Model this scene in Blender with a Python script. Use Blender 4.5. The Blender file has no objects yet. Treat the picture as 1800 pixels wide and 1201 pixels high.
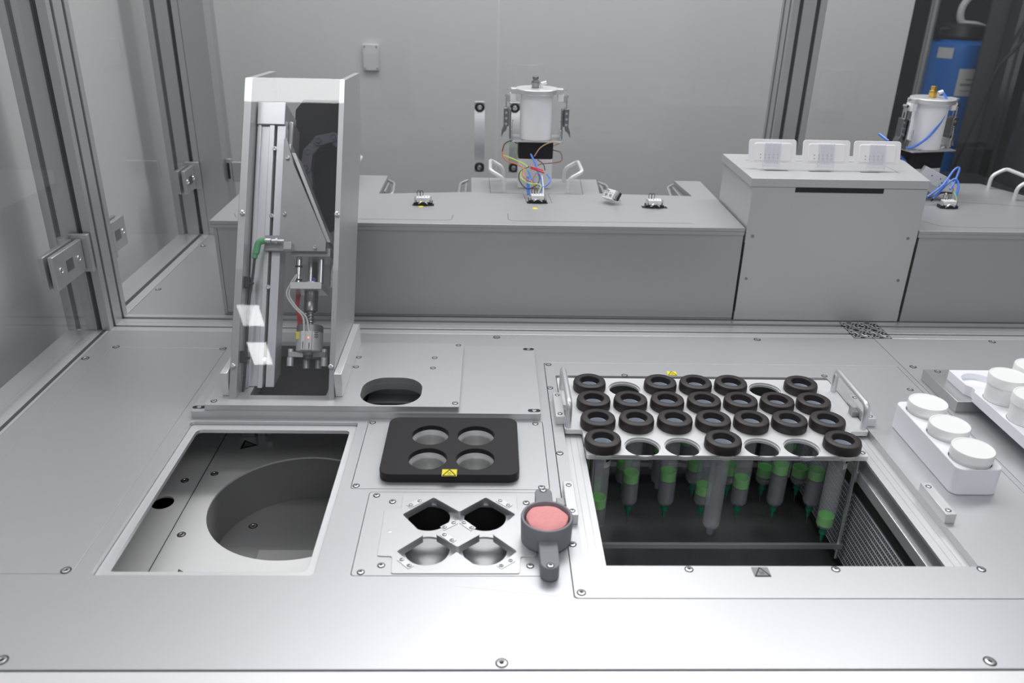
import bpy, bmesh, math, random
from mathutils import Matrix, Vector
random.seed(4)
SC = bpy.context.scene; COL = SC.collection
# ---------------------------------------------------------------- camera, light, exposure
FPX = 1439.38; PITCH, YAW, ROLL = .431554683, -.0321536718, .0239129476; CH = .65
def _rot():
    B = Matrix(((1,0,0),(0,0,-1),(0,1,0)))
    c, s = math.cos(YAW), math.sin(YAW);   Ry = Matrix(((c,s,0),(-s,c,0),(0,0,1)))
    c, s = math.cos(PITCH), math.sin(PITCH); Rx = Matrix(((1,0,0),(0,c,-s),(0,s,c)))
    c, s = math.cos(ROLL), math.sin(ROLL); Rz = Matrix(((c,-s,0),(s,c,0),(0,0,1)))
    return Rz @ Rx @ B @ Ry
RM = _rot(); CAMP = Vector((0,0,CH))
cd = bpy.data.cameras.new('camera'); cam = bpy.data.objects.new('camera', cd); COL.objects.link(cam)
cam.matrix_world = Matrix.Translation(CAMP) @ Matrix((RM[0], -RM[1], -RM[2])).transposed().to_4x4()
cd.sensor_width = 36; cd.lens = 36*FPX/1800; cd.clip_start = .05
cd.dof.use_dof = True; cd.dof.focus_distance = 1.35; cd.dof.aperture_fstop = 5.0
SC.camera = cam
W = bpy.data.worlds.new('world'); SC.world = W; W.use_nodes = True
W.node_tree.nodes['Background'].inputs[0].default_value = (.93,.95,1,1)
W.node_tree.nodes['Background'].inputs[1].default_value = .30
def area(name, loc, aim, sx, sy, power, col=(1,1,1), spread=180):
    l = bpy.data.lights.new(name, 'AREA'); l.shape = 'RECTANGLE'; l.size = sx; l.size_y = sy
    l.energy = power; l.color = col; l.spread = math.radians(spread)
    o = bpy.data.objects.new(name, l); COL.objects.link(o); o.location = loc
    o.rotation_euler = (Vector(aim)-Vector(loc)).to_track_quat('-Z','Y').to_euler()
    return o
area('overhead_light', (.30,2.0,1.6), (.25,1.3,0), .9, .5, 8.8)
area('overhead_light', (.9,-.5,2.1), (.3,1.3,0), 1.4, .8, 9)  # fill added behind the camera to lift camera-facing fronts, not a known lamp
area('overhead_light', (-.80,.425,2.1), (-.80,.425,0), 1.1, .29, 7)
area('ceiling_lamp', (-1.225,-1.0,2.1), (-1.225,-1.0,0), .11, .16, .5)
area('ceiling_lamp', (-1.26,-1.31,2.1), (-1.26,-1.31,0), .14, .19, .7)
area('overhead_light', (1.35,1.9,1.8), (1.2,1.2,0), .8, .5, 8)  # added to brighten the right side of the deck
area('wall_fill', (0,2.0,2.3), (0,2.62,.35), 3.0, .4, 19)  # unseen fill added to brighten the rear wall
area('wall_fill', (-.42,1.75,1.9), (-1.0,1.5,.2), .9, .25, 5)  # unseen fill added inside the enclosure, aimed at the left partition
SC.view_settings.view_transform = 'Standard'; SC.view_settings.look = 'None'
SC.view_settings.exposure = 0.1; SC.view_settings.gamma = 1.0; SC.view_settings.use_curve_mapping = False

def ray(x, y): return RM.transposed() @ Vector(((x-900)/FPX, (y-600.5)/FPX, 1))
def pz(x, y, z=0): d = ray(x,y); return CAMP + d*((z-CH)/d.z)      # point of the plane z where it is seen in the photograph
def py(x, y, Y): d = ray(x,y); return CAMP + d*(Y/d.y)
def px(x, y, X): d = ray(x,y); return CAMP + d*(X/d.x)
# ---------------------------------------------------------------- materials
def mat(name, col, rough=.5, metal=0, trans=0, bump=0, bscale=(1,1,1), noise=0, emit=0, spec=.5, coat=0):
    m = bpy.data.materials.new(name); m.use_nodes = True; nt = m.node_tree; b = nt.nodes['Principled BSDF']
    c = (*col,1) if len(col) == 3 else col
    b.inputs['Base Color'].default_value = c; b.inputs['Roughness'].default_value = rough
    b.inputs['Metallic'].default_value = metal; b.inputs['Transmission Weight'].default_value = trans
    b.inputs['Specular IOR Level'].default_value = spec; b.inputs['Coat Weight'].default_value = coat
    if emit: b.inputs['Emission Color'].default_value = c; b.inputs['Emission Strength'].default_value = emit
    if bump or noise:
        tc = nt.nodes.new('ShaderNodeTexCoord'); mp = nt.nodes.new('ShaderNodeMapping'); nz = nt.nodes.new('ShaderNodeTexNoise')
        mp.inputs['Scale'].default_value = bscale; nz.inputs['Scale'].default_value = 1; nz.inputs['Detail'].default_value = 3
        nt.links.new(tc.outputs['Object'], mp.inputs[0]); nt.links.new(mp.outputs[0], nz.inputs['Vector'])
        if bump:
            bp = nt.nodes.new('ShaderNodeBump'); bp.inputs['Strength'].default_value = bump; bp.inputs['Distance'].default_value = .001
            nt.links.new(nz.outputs[0], bp.inputs['Height']); nt.links.new(bp.outputs[0], b.inputs['Normal'])
        if noise:
            mx = nt.nodes.new('ShaderNodeMix'); mx.data_type = 'RGBA'
            mx.inputs[6].default_value = tuple(v*(1-noise) for v in c[:3])+(1,); mx.inputs[7].default_value = tuple(min(1,v*(1+noise)) for v in c[:3])+(1,)
            nt.links.new(nz.outputs[0], mx.inputs[0]); nt.links.new(mx.outputs[2], b.inputs['Base Color'])
    return m
def clear(name, tint, gloss_rough=.03, opacity=.0, body=(.8,.82,.86), ior=1.45):
    """thin clear sheet: tinted see-through, a milky share, and a fresnel reflection"""
    m = bpy.data.materials.new(name); m.use_nodes = True; nt = m.node_tree; nt.nodes.clear(); N = nt.nodes.new
    out = N('ShaderNodeOutputMaterial'); tr = N('ShaderNodeBsdfTransparent'); df = N('ShaderNodeBsdfDiffuse'); gl = N('ShaderNodeBsdfGlossy')
    fr = N('ShaderNodeFresnel'); m1 = N('ShaderNodeMixShader'); m2 = N('ShaderNodeMixShader')
    tr.inputs[0].default_value = (*tint,1); df.inputs[0].default_value = (*body,1); gl.inputs['Roughness'].default_value = gloss_rough
    fr.inputs[0].default_value = ior; m1.inputs[0].default_value = opacity
    L = nt.links.new
    L(tr.outputs[0], m1.inputs[1]); L(df.outputs[0], m1.inputs[2]); geo = N('ShaderNodeNewGeometry'); sb = N('ShaderNodeMath'); sb.operation = 'SUBTRACT'; sb.inputs[0].default_value = 1; mu = N('ShaderNodeMath'); mu.operation = 'MULTIPLY'
    L(geo.outputs['Backfacing'], sb.inputs[1]); L(fr.outputs[0], mu.inputs[0]); L(sb.outputs[0], mu.inputs[1]); L(mu.outputs[0], m2.inputs[0]); L(m1.outputs[0], m2.inputs[1]); L(gl.outputs[0], m2.inputs[2]); L(m2.outputs[0], out.inputs[0])
    return m
M = dict(
 deck=mat('brushed_aluminium', (.555,.56,.585), .40, .66, bump=.05, bscale=(6,700,6), noise=.015),
 deck2=mat('brushed_aluminium_panel', (.585,.59,.61), .39, .66, bump=.05, bscale=(6,700,6), noise=.015),
 bench=mat('bench_aluminium', (.455,.458,.465), .42, .5, bump=.05, bscale=(6,6,500), noise=.015),
 lite=mat('anodised_aluminium', (.74,.745,.76), .36, .6, bump=.03, bscale=(300,300,20)),
 lite2=mat('bright_machined_aluminium', (.61,.615,.63), .38, .75, bump=.03, bscale=(200,200,200)), plate_al=mat('plate_aluminium', (.50,.50,.51), .40, .55, bump=.04, bscale=(6,6,500)), matt=mat('matt_black', (.012,.012,.014), .6, spec=.12), box_al=mat('box_aluminium', (.565,.568,.57), .42, .45, bump=.05, bscale=(6,6,500), noise=.015), white_al=mat('pale_anodised_aluminium', (.80,.80,.81), .38, .35, bump=.02, bscale=(200,200,200)),
 prof=mat('profile_aluminium', (.50,.505,.51), .36, .7),
 rail=mat('rail_aluminium', (.72,.725,.75), .33, .6),
 groove=mat('groove_dark', (.09,.09,.095), .5, .3),
 grey_al=mat('machined_aluminium', (.36,.36,.365), .42, .75, bump=.1, bscale=(30,30,30), noise=.12),
 wellm=mat('turned_aluminium', (.66,.67,.665), .32, .9, bump=.15, bscale=(150,150,4)), steel=mat('polished_steel', (.72,.72,.73), .2, 1), dsteel=mat('dark_steel', (.28,.28,.29), .3, .95),
 screw=mat('screw_steel', (.62,.62,.63), .28, .9), hole=mat('black_recess', (.012,.012,.013), .6),
 black=mat('black_plastic', (.018,.018,.02), .42), blackplate=mat('black_anodised', (.018,.016,.019), .45, 0, spec=.3, bump=.02, bscale=(250,250,250)),
 rubber=mat('black_moulded_collar', (.026,.021,.022), .5, bump=.05, bscale=(500,500,500)),
 chain=mat('drag_chain_plastic', (.075,.075,.095), .55, spec=.2),
 white=mat('white_plastic', (.82,.82,.83), .38), jar=mat('white_jar_plastic', (.95,.95,.94), .33), tray=mat('white_tray_plastic', (.88,.90,.94), .4),
 ptfe=mat('white_ptfe', (.93,.94,.97), .35), card=mat('white_card_plastic', (.93,.92,.95), .35),
 grey=mat('grey_printed_plastic', (.235,.24,.265), .55, bump=.05, bscale=(20,20,900)),
 sponge=mat('pink_sponge', (.86,.36,.36), .9, bump=.8, bscale=(500,500,500), noise=.12),
 yellow=mat('warning_yellow', (.85,.72,.02), .5), greylabel=mat('grey_label', (.30,.30,.31), .5), ink=mat('label_ink', (.02,.02,.02), .6),
 green=mat('connector_green', (.10,.42,.17), .45), piston=clear('piston_green', (.35,.75,.35), .2, .97, (.25,.92,.14)),
 tip=clear('tip_green', (.2,.6,.4), .2, .8, (.02,.32,.17)), barrel=clear('syringe_plastic', (.90,.92,.96), .16, .23, (.95,.96,.99)),
 gel=clear('grey_gel', (.5,.5,.52), .3, .75, (.20,.20,.21)), cup=clear('collar_insert', (.75,.8,.9), .15, .75, (.66,.74,.88)),
 glass=clear('door_glass', (.975,.98,.978), .0, .02, (.7,.71,.71), 1.5), acrylic=clear('acrylic_cover', (.97,.97,.975), .0, .01, (.7,.7,.7), 1.8),
 clearclip=clear('clear_clip', (.97,.97,.98), .08, .2, (.95,.95,.98)),
 wall=mat('white_partition', (.60,.597,.60), .8, noise=.03, bscale=(1.5,1.5,1.5)), floor=mat('grey_floor', (.22,.22,.22), .6, noise=.1, bscale=(3,3,3)),
 darkwall=mat('dark_room_wall', (.055,.055,.06), .8), chamber=mat('chamber_steel', (.30,.30,.305), .30, .8, bump=.05, bscale=(400,8,8), noise=.1),
 chamber2=mat('bin_steel', (.88,.88,.875), .34, .35, bump=.04, bscale=(5,300,5)), binwall=mat('bin_drum_grey', (.27,.27,.272), .5),
 blue=mat('tank_blue', (.008,.15,.52), .4), paper=mat('paper_label', (.62,.62,.61), .7), brass=mat('brass', (.62,.42,.10), .3, .9),
 w_blue=mat('tube_blue', (.08,.22,.75), .3), w_red=mat('wire_red', (.7,.04,.06), .45), w_yg=mat('wire_yellow_green', (.55,.72,.10), .45), w_or=mat('wire_orange', (.62,.17,.05), .45),
 w_bk=mat('wire_black', (.02,.02,.022), .45), w_br=mat('wire_brown', (.22,.08,.05), .45), w_tan=mat('wire_tan', (.62,.42,.28), .45), w_gn=mat('wire_green', (.28,.50,.20), .45), w_wh=mat('wire_white', (.75,.75,.75), .4),
 led=mat('sensor_led', (1,.10,.04), .4, emit=6), cable=mat('cable_dark', (.03,.035,.05), .4), fin=mat('fin_silver', (.85,.86,.90), .4, .4), finmesh=mat('fin_mesh', (.16,.16,.19), .4, .6),
)
# ---------------------------------------------------------------- mesh building
class MB:
    def __init__(s, T=None): s.bm = bmesh.new(); s.T = T or Matrix(); s.mi = 0
    def v(s, p): return s.bm.verts.new(s.T @ Vector(p))
    def f(s, vs, mi=None):
        try: fc = s.bm.faces.new(vs); fc.material_index = s.mi if mi is None else mi; return fc
        except ValueError: return None
    def box(s, x0, x1, y0, y1, z0, z1):
        a = [s.v((x,y,z)) for z in (z0,z1) for x,y in ((x0,y0),(x1,y0),(x1,y1),(x0,y1))]
        for q in ((3,2,1,0),(4,5,6,7),(0,1,5,4),(1,2,6,5),(2,3,7,6),(3,0,4,7)): s.f([a[i] for i in q])
        return s
    def prism(s, pts, z0, z1, holes=()):
        loops = [pts]+list(holes)
        if not holes:
            t = [s.v((*p,z1)) for p in pts]; b = [s.v((*p,z0)) for p in pts]; n = len(pts)
            s.f(t); s.f(b[::-1])
            for i in range(n): s.f([b[i], b[(i+1)%n], t[(i+1)%n], t[i]])
            return s
        for z in (z1, z0):
            es = []; rings = []
            for lp in loops:
                vs = [s.v((*p,z)) for p in lp]; rings.append(vs)
                es += [s.bm.edges.new((vs[i], vs[(i+1)%len(vs)])) for i in range(len(vs))]
            r = bmesh.ops.triangle_fill(s.bm, use_beauty=True, use_dissolve=False, edges=es)
            for g in r['geom']:
                if isinstance(g, bmesh.types.BMFace): g.material_index = s.mi
            if z == z1: top = rings
        for a, b in zip(top, rings):
            n = len(a)
            for i in range(n): s.f([b[i], b[(i+1)%n], a[(i+1)%n], a[i]])
        return s
    def lathe(s, prof, seg=32, c=(0,0,0), ax=None, a0=0, a1=2*math.pi, caps=True):
        R = Matrix.Translation(c) @ (Vector((0,0,1)).rotation_difference(Vector(ax)).to_matrix().to_4x4() if ax else Matrix())
        full = abs(a1-a0-2*math.pi) < 1e-6; n = seg if full else seg+1; rings = []
        for r, z in prof:
            if r < 1e-6: rings.append([s.v(R @ Vector((0,0,z)))])
            else: rings.append([s.v(R @ Vector((r*math.cos(a0+(a1-a0)*i/seg), r*math.sin(a0+(a1-a0)*i/seg), z))) for i in range(n)])
        for A, B in zip(rings, rings[1:]):
            for i in range(seg):
                j = (i+1)%n
                if len(A) == 1 and len(B) == 1: continue
                if len(A) == 1: s.f([A[0], B[i], B[j]])
                elif len(B) == 1: s.f([A[i], A[j], B[0]])
                else: s.f([A[i], A[j], B[j], B[i]])
        return s
    def cyl(s, r, z0, z1, c=(0,0,0), ax=None, seg=24): return s.lathe([(0,z0),(r,z0),(r,z1),(0,z1)], seg, c, ax)
    def tube(s, pts, r, seg=10, closed=False):
        P = [Vector(p) for p in pts]; n = len(P); rings = []; up = None
        for i in range(n):
            t = (P[min(i+1,n-1)]-P[max(i-1,0)]).normalized()
            if up is None: up = t.orthogonal().normalized()
            up = (up - t*up.dot(t)).normalized(); sd = t.cross(up)
            rings.append([s.v(P[i]+(up*math.cos(2*math.pi*k/seg)+sd*math.sin(2*math.pi*k/seg))*r) for k in range(seg)])
        for A, B in zip(rings, rings[1:]):
            for k in range(seg): s.f([A[k], A[(k+1)%seg], B[(k+1)%seg], B[k]])
        s.f(rings[0][::-1]); s.f(rings[-1]); return s
    def build(s, name, m, parent=None, bevel=0, ang=35, segs=2):
        bmesh.ops.recalc_face_normals(s.bm, faces=s.bm.faces)
        me = bpy.data.meshes.new(name); s.bm.to_mesh(me); s.bm.free()
        for k in (m if isinstance(m, (list,tuple)) else [m]): me.materials.append(M[k])
        for p in me.polygons: p.use_smooth = True
        me.set_sharp_from_angle(angle=math.radians(ang))
        o = bpy.data.objects.new(name, me); COL.objects.link(o); o.parent = parent
        if bevel:
            b = o.modifiers.new('bevel', 'BEVEL'); b.width = bevel; b.segments = segs; b.limit_method = 'ANGLE'; b.angle_limit = math.radians(40)
            b.harden_normals = False
        return o
def smooth(pts, k=8):
    P = [Vector(p) for p in pts]; P = [P[0]*2-P[1]]+P+[P[-1]*2-P[-2]]; out = []
    for i in range(1, len(P)-2):
        a,b,c,d = P[i-1:i+3]
        for j in range(k):
            t = j/k; out.append(.5*((2*b)+(c-a)*t+(2*a-5*b+4*c-d)*t*t+(3*b-a-3*c+d)*t**3))
    out.append(P[-2]); return out
def fillet(pts, r, k=5):
    P = [Vector(p) for p in pts]; out = [P[0]]
    for i in range(1, len(P)-1):
        a = (P[i-1]-P[i]).normalized(); b = (P[i+1]-P[i]).normalized(); A = P[i]+a*r; Bq = P[i]+b*r
        for j in range(k+1):
            t = j/k; out.append(A*(1-t)**2+P[i]*2*t*(1-t)+Bq*t*t)
    out.append(P[-1]); return out
def rect(x0, x1, y0, y1, r=0, k=6):
    if not r: return [(x0,y0),(x1,y0),(x1,y1),(x0,y1)]
    o = []
    for cx,cy,a in ((x1-r,y0+r,-90),(x1-r,y1-r,0),(x0+r,y1-r,90),(x0+r,y0+r,180)):
        o += [(cx+r*math.cos(math.radians(a+90*i/k)), cy+r*math.sin(math.radians(a+90*i/k))) for i in range(k+1)]
    return o
def circ(cx, cy, r, n=40): return [(cx+r*math.cos(2*math.pi*i/n), cy+r*math.sin(2*math.pi*i/n)) for i in range(n)]
def rpoly(pts, r, k=4):
    o = []; n = len(pts)
    for i in range(n):
        p = Vector(pts[i]).to_2d(); a = (Vector(pts[i-1]).to_2d()-p); b = (Vector(pts[(i+1)%n]).to_2d()-p)
        rr = min(r, a.length*.45, b.length*.45); A = p+a.normalized()*rr; Bq = p+b.normalized()*rr
        for j in range(k+1):
            t = j/k; q = A*(1-t)**2+p*2*t*(1-t)+Bq*t*t; o.append((q.x,q.y))
    return o
def tag(o, label, cat, group=None, kind=None):
    o['label'] = label; o['category'] = cat
    if group: o['group'] = group
    if kind: o['kind'] = kind
    return o
def thing(name, label, cat, loc=(0,0,0), group=None, rot=None):
    o = bpy.data.objects.new(name, None); COL.objects.link(o); o.location = loc; o.empty_display_size = .02
    if rot is not None: o.rotation_euler = rot
    return tag(o, label, cat, group)
def struct(o): o['kind'] = 'structure'; return o
def cp(o, parent=None, loc=None):
    c = o.copy(); COL.objects.link(c)
    if parent: c.parent = parent
    if loc is not None: c.location = loc
    return c
def copy_tree(o, parent=None):
    c = cp(o, parent)
    for ch in list(o.children): copy_tree(ch, c)
    return c
_screw = {}
def screw(parent, x, y, z, r=.0042, off=(0,0,0)):
    """countersunk socket screw lying on a horizontal face, dark rim, steel head, hex recess"""
    key = round(r,5)
    if key not in _screw:
        b = MB(); b.mi = 1; b.lathe([(0,.0001),(r*1.28,.0001),(r*1.28,.0003),(r*1.02,.0003)], 20); b.mi = 0
        b.lathe([(r*1.0,.0002),(r*.95,.0008),(r*.55,.0011),(r*.42,.0004)], 20); b.mi = 1; b.lathe([(r*.42,.0006),(0,.0005)], 6)
        _screw[key] = b.build('screw', ('screw','hole'), parent).data; o = parent.children[-1]
        o = [c for c in parent.children if c.data == _screw[key]][0]
    else:
        o = bpy.data.objects.new('screw', _screw[key]); COL.objects.link(o); o.parent = parent
    o.location = (x-off[0], y-off[1], z-off[2]); return o
def spx(parent, lst, z=0, r=.0042, off=(0,0,0)):
    for x, y in lst: p = pz(x,y,z); screw(parent, p.x, p.y, z, r, off)
def warn_label(parent, cx, cy, z, w, h, base='yellow', rot=0):
    T = Matrix.Translation((cx,cy,z)) @ Matrix.Rotation(rot,4,'Z'); b = MB(T); b.box(-w/2,w/2,-h/2,h/2,0,.0003); b.mi = 1
    t = .0007*w/.02; a = (-w*.44,-h*.44); c = (w*.44,-h*.44); d = (0,h*.46)
    for p, q in ((a,c),(c,d),(d,a)):
        P, Q = Vector(p), Vector(q); n = (Q-P).normalized(); m = Vector((-n.y,n.x))*t
        b.prism([tuple(P-m),tuple(Q-m),tuple(Q+m),tuple(P+m)], .0003, .0005)
    for i in (-1,0,1):
        x = i*w*.09; pts = [(x+w*.025*math.sin(k*1.6), -h*.3+k*h*.09, .0004) for k in range(5)]
        b.tube(pts, t*.45, 4)
    return b.build('warning_label', (base,'ink'), parent)
# ================================================================ the setting
b = MB(); b.box(-.93,-.86,-.4,2.6,-.9,1.15); struct(b.build('wall_left', 'wall'))
b = MB(); b.box(-.86,1.255,2.6,2.64,-.9,2.6); struct(b.build('wall_back', 'wall'))
b = MB(); b.box(-.93,4.5,4.3,4.36,-.9,2.6); struct(b.build('wall_far', 'darkwall'))
b = MB(); b.box(4.5,4.56,-1.2,4.36,-.9,2.6); struct(b.build('wall_right', 'darkwall'))
b = MB(); b.box(-.93,4.56,-1.2,4.36,-.95,-.9); struct(b.build('floor', 'floor'))
# ================================================================ machine base: deck and panels
deck = thing('worktop_deck', 'large brushed aluminium machine deck with inset panels and openings', 'worktop', (0,1,0))
DO = (0,1,0)
def mbo(o): return MB(Matrix.Translation(-Vector(o)))
b = mbo(DO)
b.prism([(-.7205,.6155),(1.4,.6155),(1.4,.7172),(.7545,.7172),(.7545,1.4425),(-.7205,1.4425)], -.008, 0,
  [rect(-.6851,-.4779,.7569,1.3681,.006), rect(-.4555,-.200,.755,1.105,.006), rect(-.1845,.0865,.9285,1.1125,.004), rect(-.1575,.0770,.7545,.9215,.004),
   rect(.1005,.7455,.7175,1.3215,.004), rect(-.405,-.09,1.122,1.345,.01)])
b.build('deck_plate', 'deck', deck, .0004)
spx(deck, [(882,1166),(1740,1163),(3,1161),(873,593),(1331,597),(1744,601),(150,630)], 0, .0052, DO)
fr = tag(mbo((0,0,0)).box(-.7195,1.4,.53,.6135,-.08,-.0005).build('front_frame_profile', 'white_al', bevel=.001), 'aluminium frame profile along the deck front, light painted into its pale colour', 'profile')  # paler material than the deck stands in for brighter light on this strip
b = mbo(DO); b.box(-.7205,1.4,1.525,2.05,-.008,-.001); rd = b.build('rear_deck_plate', 'deck', deck, .0004)
for p in ((270+8,508),(357,432)): q = pz(*p); screw(deck, q.x, q.y, -.001, .005, DO)
# cross rail: 80 mm extruded profile with two slots
def profile_mesh(b, L, w=.08, d=.08, slots=2):
    """extrusion along local x from 0 to L; face z=0 is the slotted side, y from 0 to w"""
    ys = [0]; g = .0045; pts = [(0,-d),(0,0)]
    for k in range(slots):
        c = w*(2*k+1)/(2*slots); pts += [(c-g,0),(c-g,-.007),(c+g,-.007),(c+g,0)]
    for k in range(1,slots): pass
    pts += [(w,0),(w,-d)]
    n = len(pts); A = [b.v((0,*p)) for p in pts]; B = [b.v((L,*p)) for p in pts]
    for i in range(n-1):
        b.f([A[i],A[i+1],B[i+1],B[i]], 1 if abs(pts[i][1]+.007)<1e-6 and abs(pts[i+1][1]+.007)<1e-6 else 0)
    b.f([A[-1],A[0],B[0],B[-1]]); b.f(A); b.f(B[::-1])
    return b
def rail(name, x0, x1, label):
    t = thing(name, label, 'profile', (x0,1.443,0)); b = MB(); profile_mesh(b, x1-x0, .080, .06); b.build('extrusion', ('rail','groove'), t, .0005)
    for y, h in ((.0395,.0012),(.0008,.0006),(.0792,.0006)): pass
    b = MB(); b.box(0,x1-x0,.0392,.0402,0,.0009); b.box(0,x1-x0,.0145,.0155,0,.0007); b.box(0,x1-x0,.0645,.0655,0,.0007); b.build('ridge', 'lite', t)
    return t
rail('cross_rail', -.7195, .7165, 'slotted aluminium rail crossing the deck before the long rear bench')
rail('cross_rail', .7925, 1.4, 'short slotted aluminium rail right of the patterned joint')
# patterned joint = cut end of an 80x80 profile
t = thing('profile_end', 'black and silver patterned cut end of an upright profile in the rail', 'profile end', (.7545,1.483,0))
b = MB(); b.box(-.0375,.0375,-.0395,.0395,-.04,-.001); b.build('core', 'hole', t)
b = MB()
for sx in (-1,1):
    for sy in (-1,1):
        cx, cy = sx*.0185, sy*.0195
        b.lathe([(.0062,-.002),(.0062,.0002),(.0035,.0002),(.0035,-.002)], 16, (cx,cy,0))
        for a in range(4):
            an = math.pi/4+a*math.pi/2; b.tube([(cx+.0055*math.cos(an),cy+.0055*math.sin(an),-.0005),(cx+.0155*math.cos(an),cy+.0155*math.sin(an),-.0005)], .0011, 6)
        for a in range(4):
            an = a*math.pi/2; mx, my = cx+.0165*math.cos(an), cy+.0165*math.sin(an)
            ux, uy = -math.sin(an), math.cos(an)
            for k in (-1,1): b.tube([(mx+ux*.006*k,my+uy*.006*k,-.0005),(mx+ux*.0165*k,my+uy*.0165*k,-.0005)], .0012, 6)
            b.tube([(mx-ux*.006,my-uy*.006,-.0005),(mx-ux*.004-math.cos(an)*.005,my-uy*.004-math.sin(an)*.005,-.0005),(mx+ux*.004-math.cos(an)*.005,my+uy*.004-math.sin(an)*.005,-.0005),(mx+ux*.006,my+uy*.006,-.0005)], .0009, 6)
b.build('web', 'rail', t)
# left inset panel
t = thing('inset_panel', 'wide blank aluminium panel set into the deck along the left glass', 'panel', (-.58,1.06,0)); o = (-.58,1.06,0)
mbo(o).prism(rect(-.6848,-.4782,.7572,1.3678,.006), -.006, 0).build('plate', 'deck', t, .0003)
spx(t, [(392,613),(204,610),(116,1003)], 0, .0048, o)
# right panel
t = thing('inset_panel', 'aluminium deck panel under the white jar holders at far right', 'panel', (1.05,1.08,0)); o = (1.05,1.08,0)
mbo(o).prism(rect(.7555,1.4,.7180,1.4425), -.008, 0).build('plate', 'deck2', t, .0003)
spx(t, [(1605,645),(1577,641)][:1], 0, .0048, o)
# ================================================================ left bin
o = (-.3275,.93,0)
t = thing('waste_opening', 'recessed rectangular opening with a large round drum below, left front', 'opening', o)
mbo(o).prism(rect(-.455,-.2005,.7555,1.1045,.006), -.012, -.006, [rect(-.443,-.2105,.768,1.0905,.008)]).build('frame', 'lite', t, .0004)
spx(t, [(332,748),(617,745)], -.006, .0016, o)
b = mbo(o); b.prism(rect(-.58,-.150,.645,1.258), -.103, -.100, [circ(-.287,1.031,.130,72), circ(-.489,1.033,.0165,28)]); fl = b.build('floor_plate', 'chamber2', t)
b = mbo(o); b.box(-.4522,-.4510,.65,1.258,-.1,-.0996); b.build('seam', 'hole', t)
b = mbo(o); b.box(-.585,-.58,.64,1.263,-.20,-.0085); b.box(-.585,-.15,1.258,1.263,-.20,-.0925); b.box(-.15,-.145,.64,1.263,-.20,-.0925); b.box(-.585,-.16,.64,.645,-.20,-.0085); b.box(-.585,-.15,.64,1.263,-.205,-.20); b.box(-.58,-.216,1.258,1.263,-.0925,-.0085); b.build('housing', 'chamber', t)
b = mbo(o); b.lathe([(.1302,-.1025),(.1302,-.182),(0,-.182)], 72, (-.287,1.031,0)); b.lathe([(.1302,-.1025),(.133,-.1025),(.133,-.19),(0,-.19)], 72, (-.287,1.031,0)); b.build('drum', 'binwall', t)
b = mbo(o); b.box(-.345,-.22,.93,1.005,-.18,-.165); b.build('foot_block', 'binwall', t, .002)
for x, y in ((325,845),(377,833),(319,940)): q = pz(x,y,-.1); screw(t, q.x, q.y, -.1, .0048, o)
q = pz(445,925,-.182); screw(t, q.x, q.y, -.182, .0055, o)
b = mbo(o); q = pz(450,764,-.1); b.box(q.x-.022,q.x+.001,1.222,1.256,-.1,-.075); b.box(q.x+.004,q.x+.018,1.226,1.256,-.1,-.08); b.build('latch_bracket', 'prof', t, .001)
b = mbo(o); b.cyl(.005,0,.02,(q.x+.026,1.24,-.088),(0,-1,0)); b.build('latch_pin','steel',t)
def tri_label(par, pts, z, o, name='warning_label'):
    b = mbo(o); P = [pz(*p,z) for p in pts]; c = sum((Vector(p) for p in P), Vector())/3
    b.prism([(p.x,p.y) for p in P], z, z+.0004); b.mi = 1
    b.prism([((p.x-c.x)*.62+c.x,(p.y-c.y)*.62+c.y) for p in P], z+.0004, z+.0006); return b.build(name, ('ink','dsteel'), par)
tri_label(t, [(422,790),(430,774),(453,783)], -.1, o); tri_label(t, [(310,1012),(314,1001),(330,1010)], -.1, o)
# ================================================================ plates behind: base plate B, plate A
oB = (-.19,1.24,0)
t = thing('base_plate', 'lower aluminium base plate under the gripper tower with slotted corner screws', 'plate', oB)
open1 = rect(-.376,-.256,1.150,1.335,.003); oval = rect(-.203,-.106,1.1215,1.215,.038,10)
mbo(oB).prism(rect(-.459,.084,1.1145,1.364,.003), 0, .012, [open1, oval]).build('plate', 'deck2', t, .0006)
for x, y in ((350,716),(939,722),(929,614)):
    q = pz(x,y,.012); b = mbo(oB); b.prism(rect(q.x-.010,q.x+.010,q.y-.0045,q.y+.0045,.0044), .012, .0123); b.build('slot', 'hole', t); screw(t, q.x, q.y, .0121, .0036, oB)
mbo(oB).box(-.4040,-.247,1.1235,1.3435,-.0075,-.0045).build('black_insert', 'blackplate', t)
t = thing('mounting_plate', 'upper aluminium plate with an oval hole, carrying the gripper tower', 'plate', (-.24,1.23,.012)); oA = (-.24,1.23,.012)
mbo(oA).prism(rect(-.438,-.044,1.1172,1.352,.003), .012, .022, [open1, oval]).build('plate', 'deck2', t, .0006)
spx(t, [(376,705),(800,709),(806,607),(631,628),(626,645),(764,629),(761,647)], .022, .0038, oA)
o = (-.25,1.24,-.01)
t = thing('cavity_box', 'dark cavity with a round grey port seen through the oval hole', 'cavity', o)
b = mbo(o); b.box(-.212,-.085,1.3455,1.35,-.09,-.0085); b.box(-.212,-.208,1.12,1.345,-.09,-.0085); b.box(-.0895,-.085,1.12,1.345,-.09,-.0085); b.box(-.208,-.09,1.117,1.1210,-.09,-.0085); b.box(-.212,-.085,1.117,1.35,-.092,-.09); b.build('shell', 'black', t)
b = mbo(o); b.box(-.207,-.09,1.262,1.267,-.0895,-.0085); b.build('back_panel', 'grey_al', t)
b = mbo(o); b.box(-.207,-.09,1.236,1.262,-.040,-.036); b.build('ledge', 'lite', t, .0005)
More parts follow.
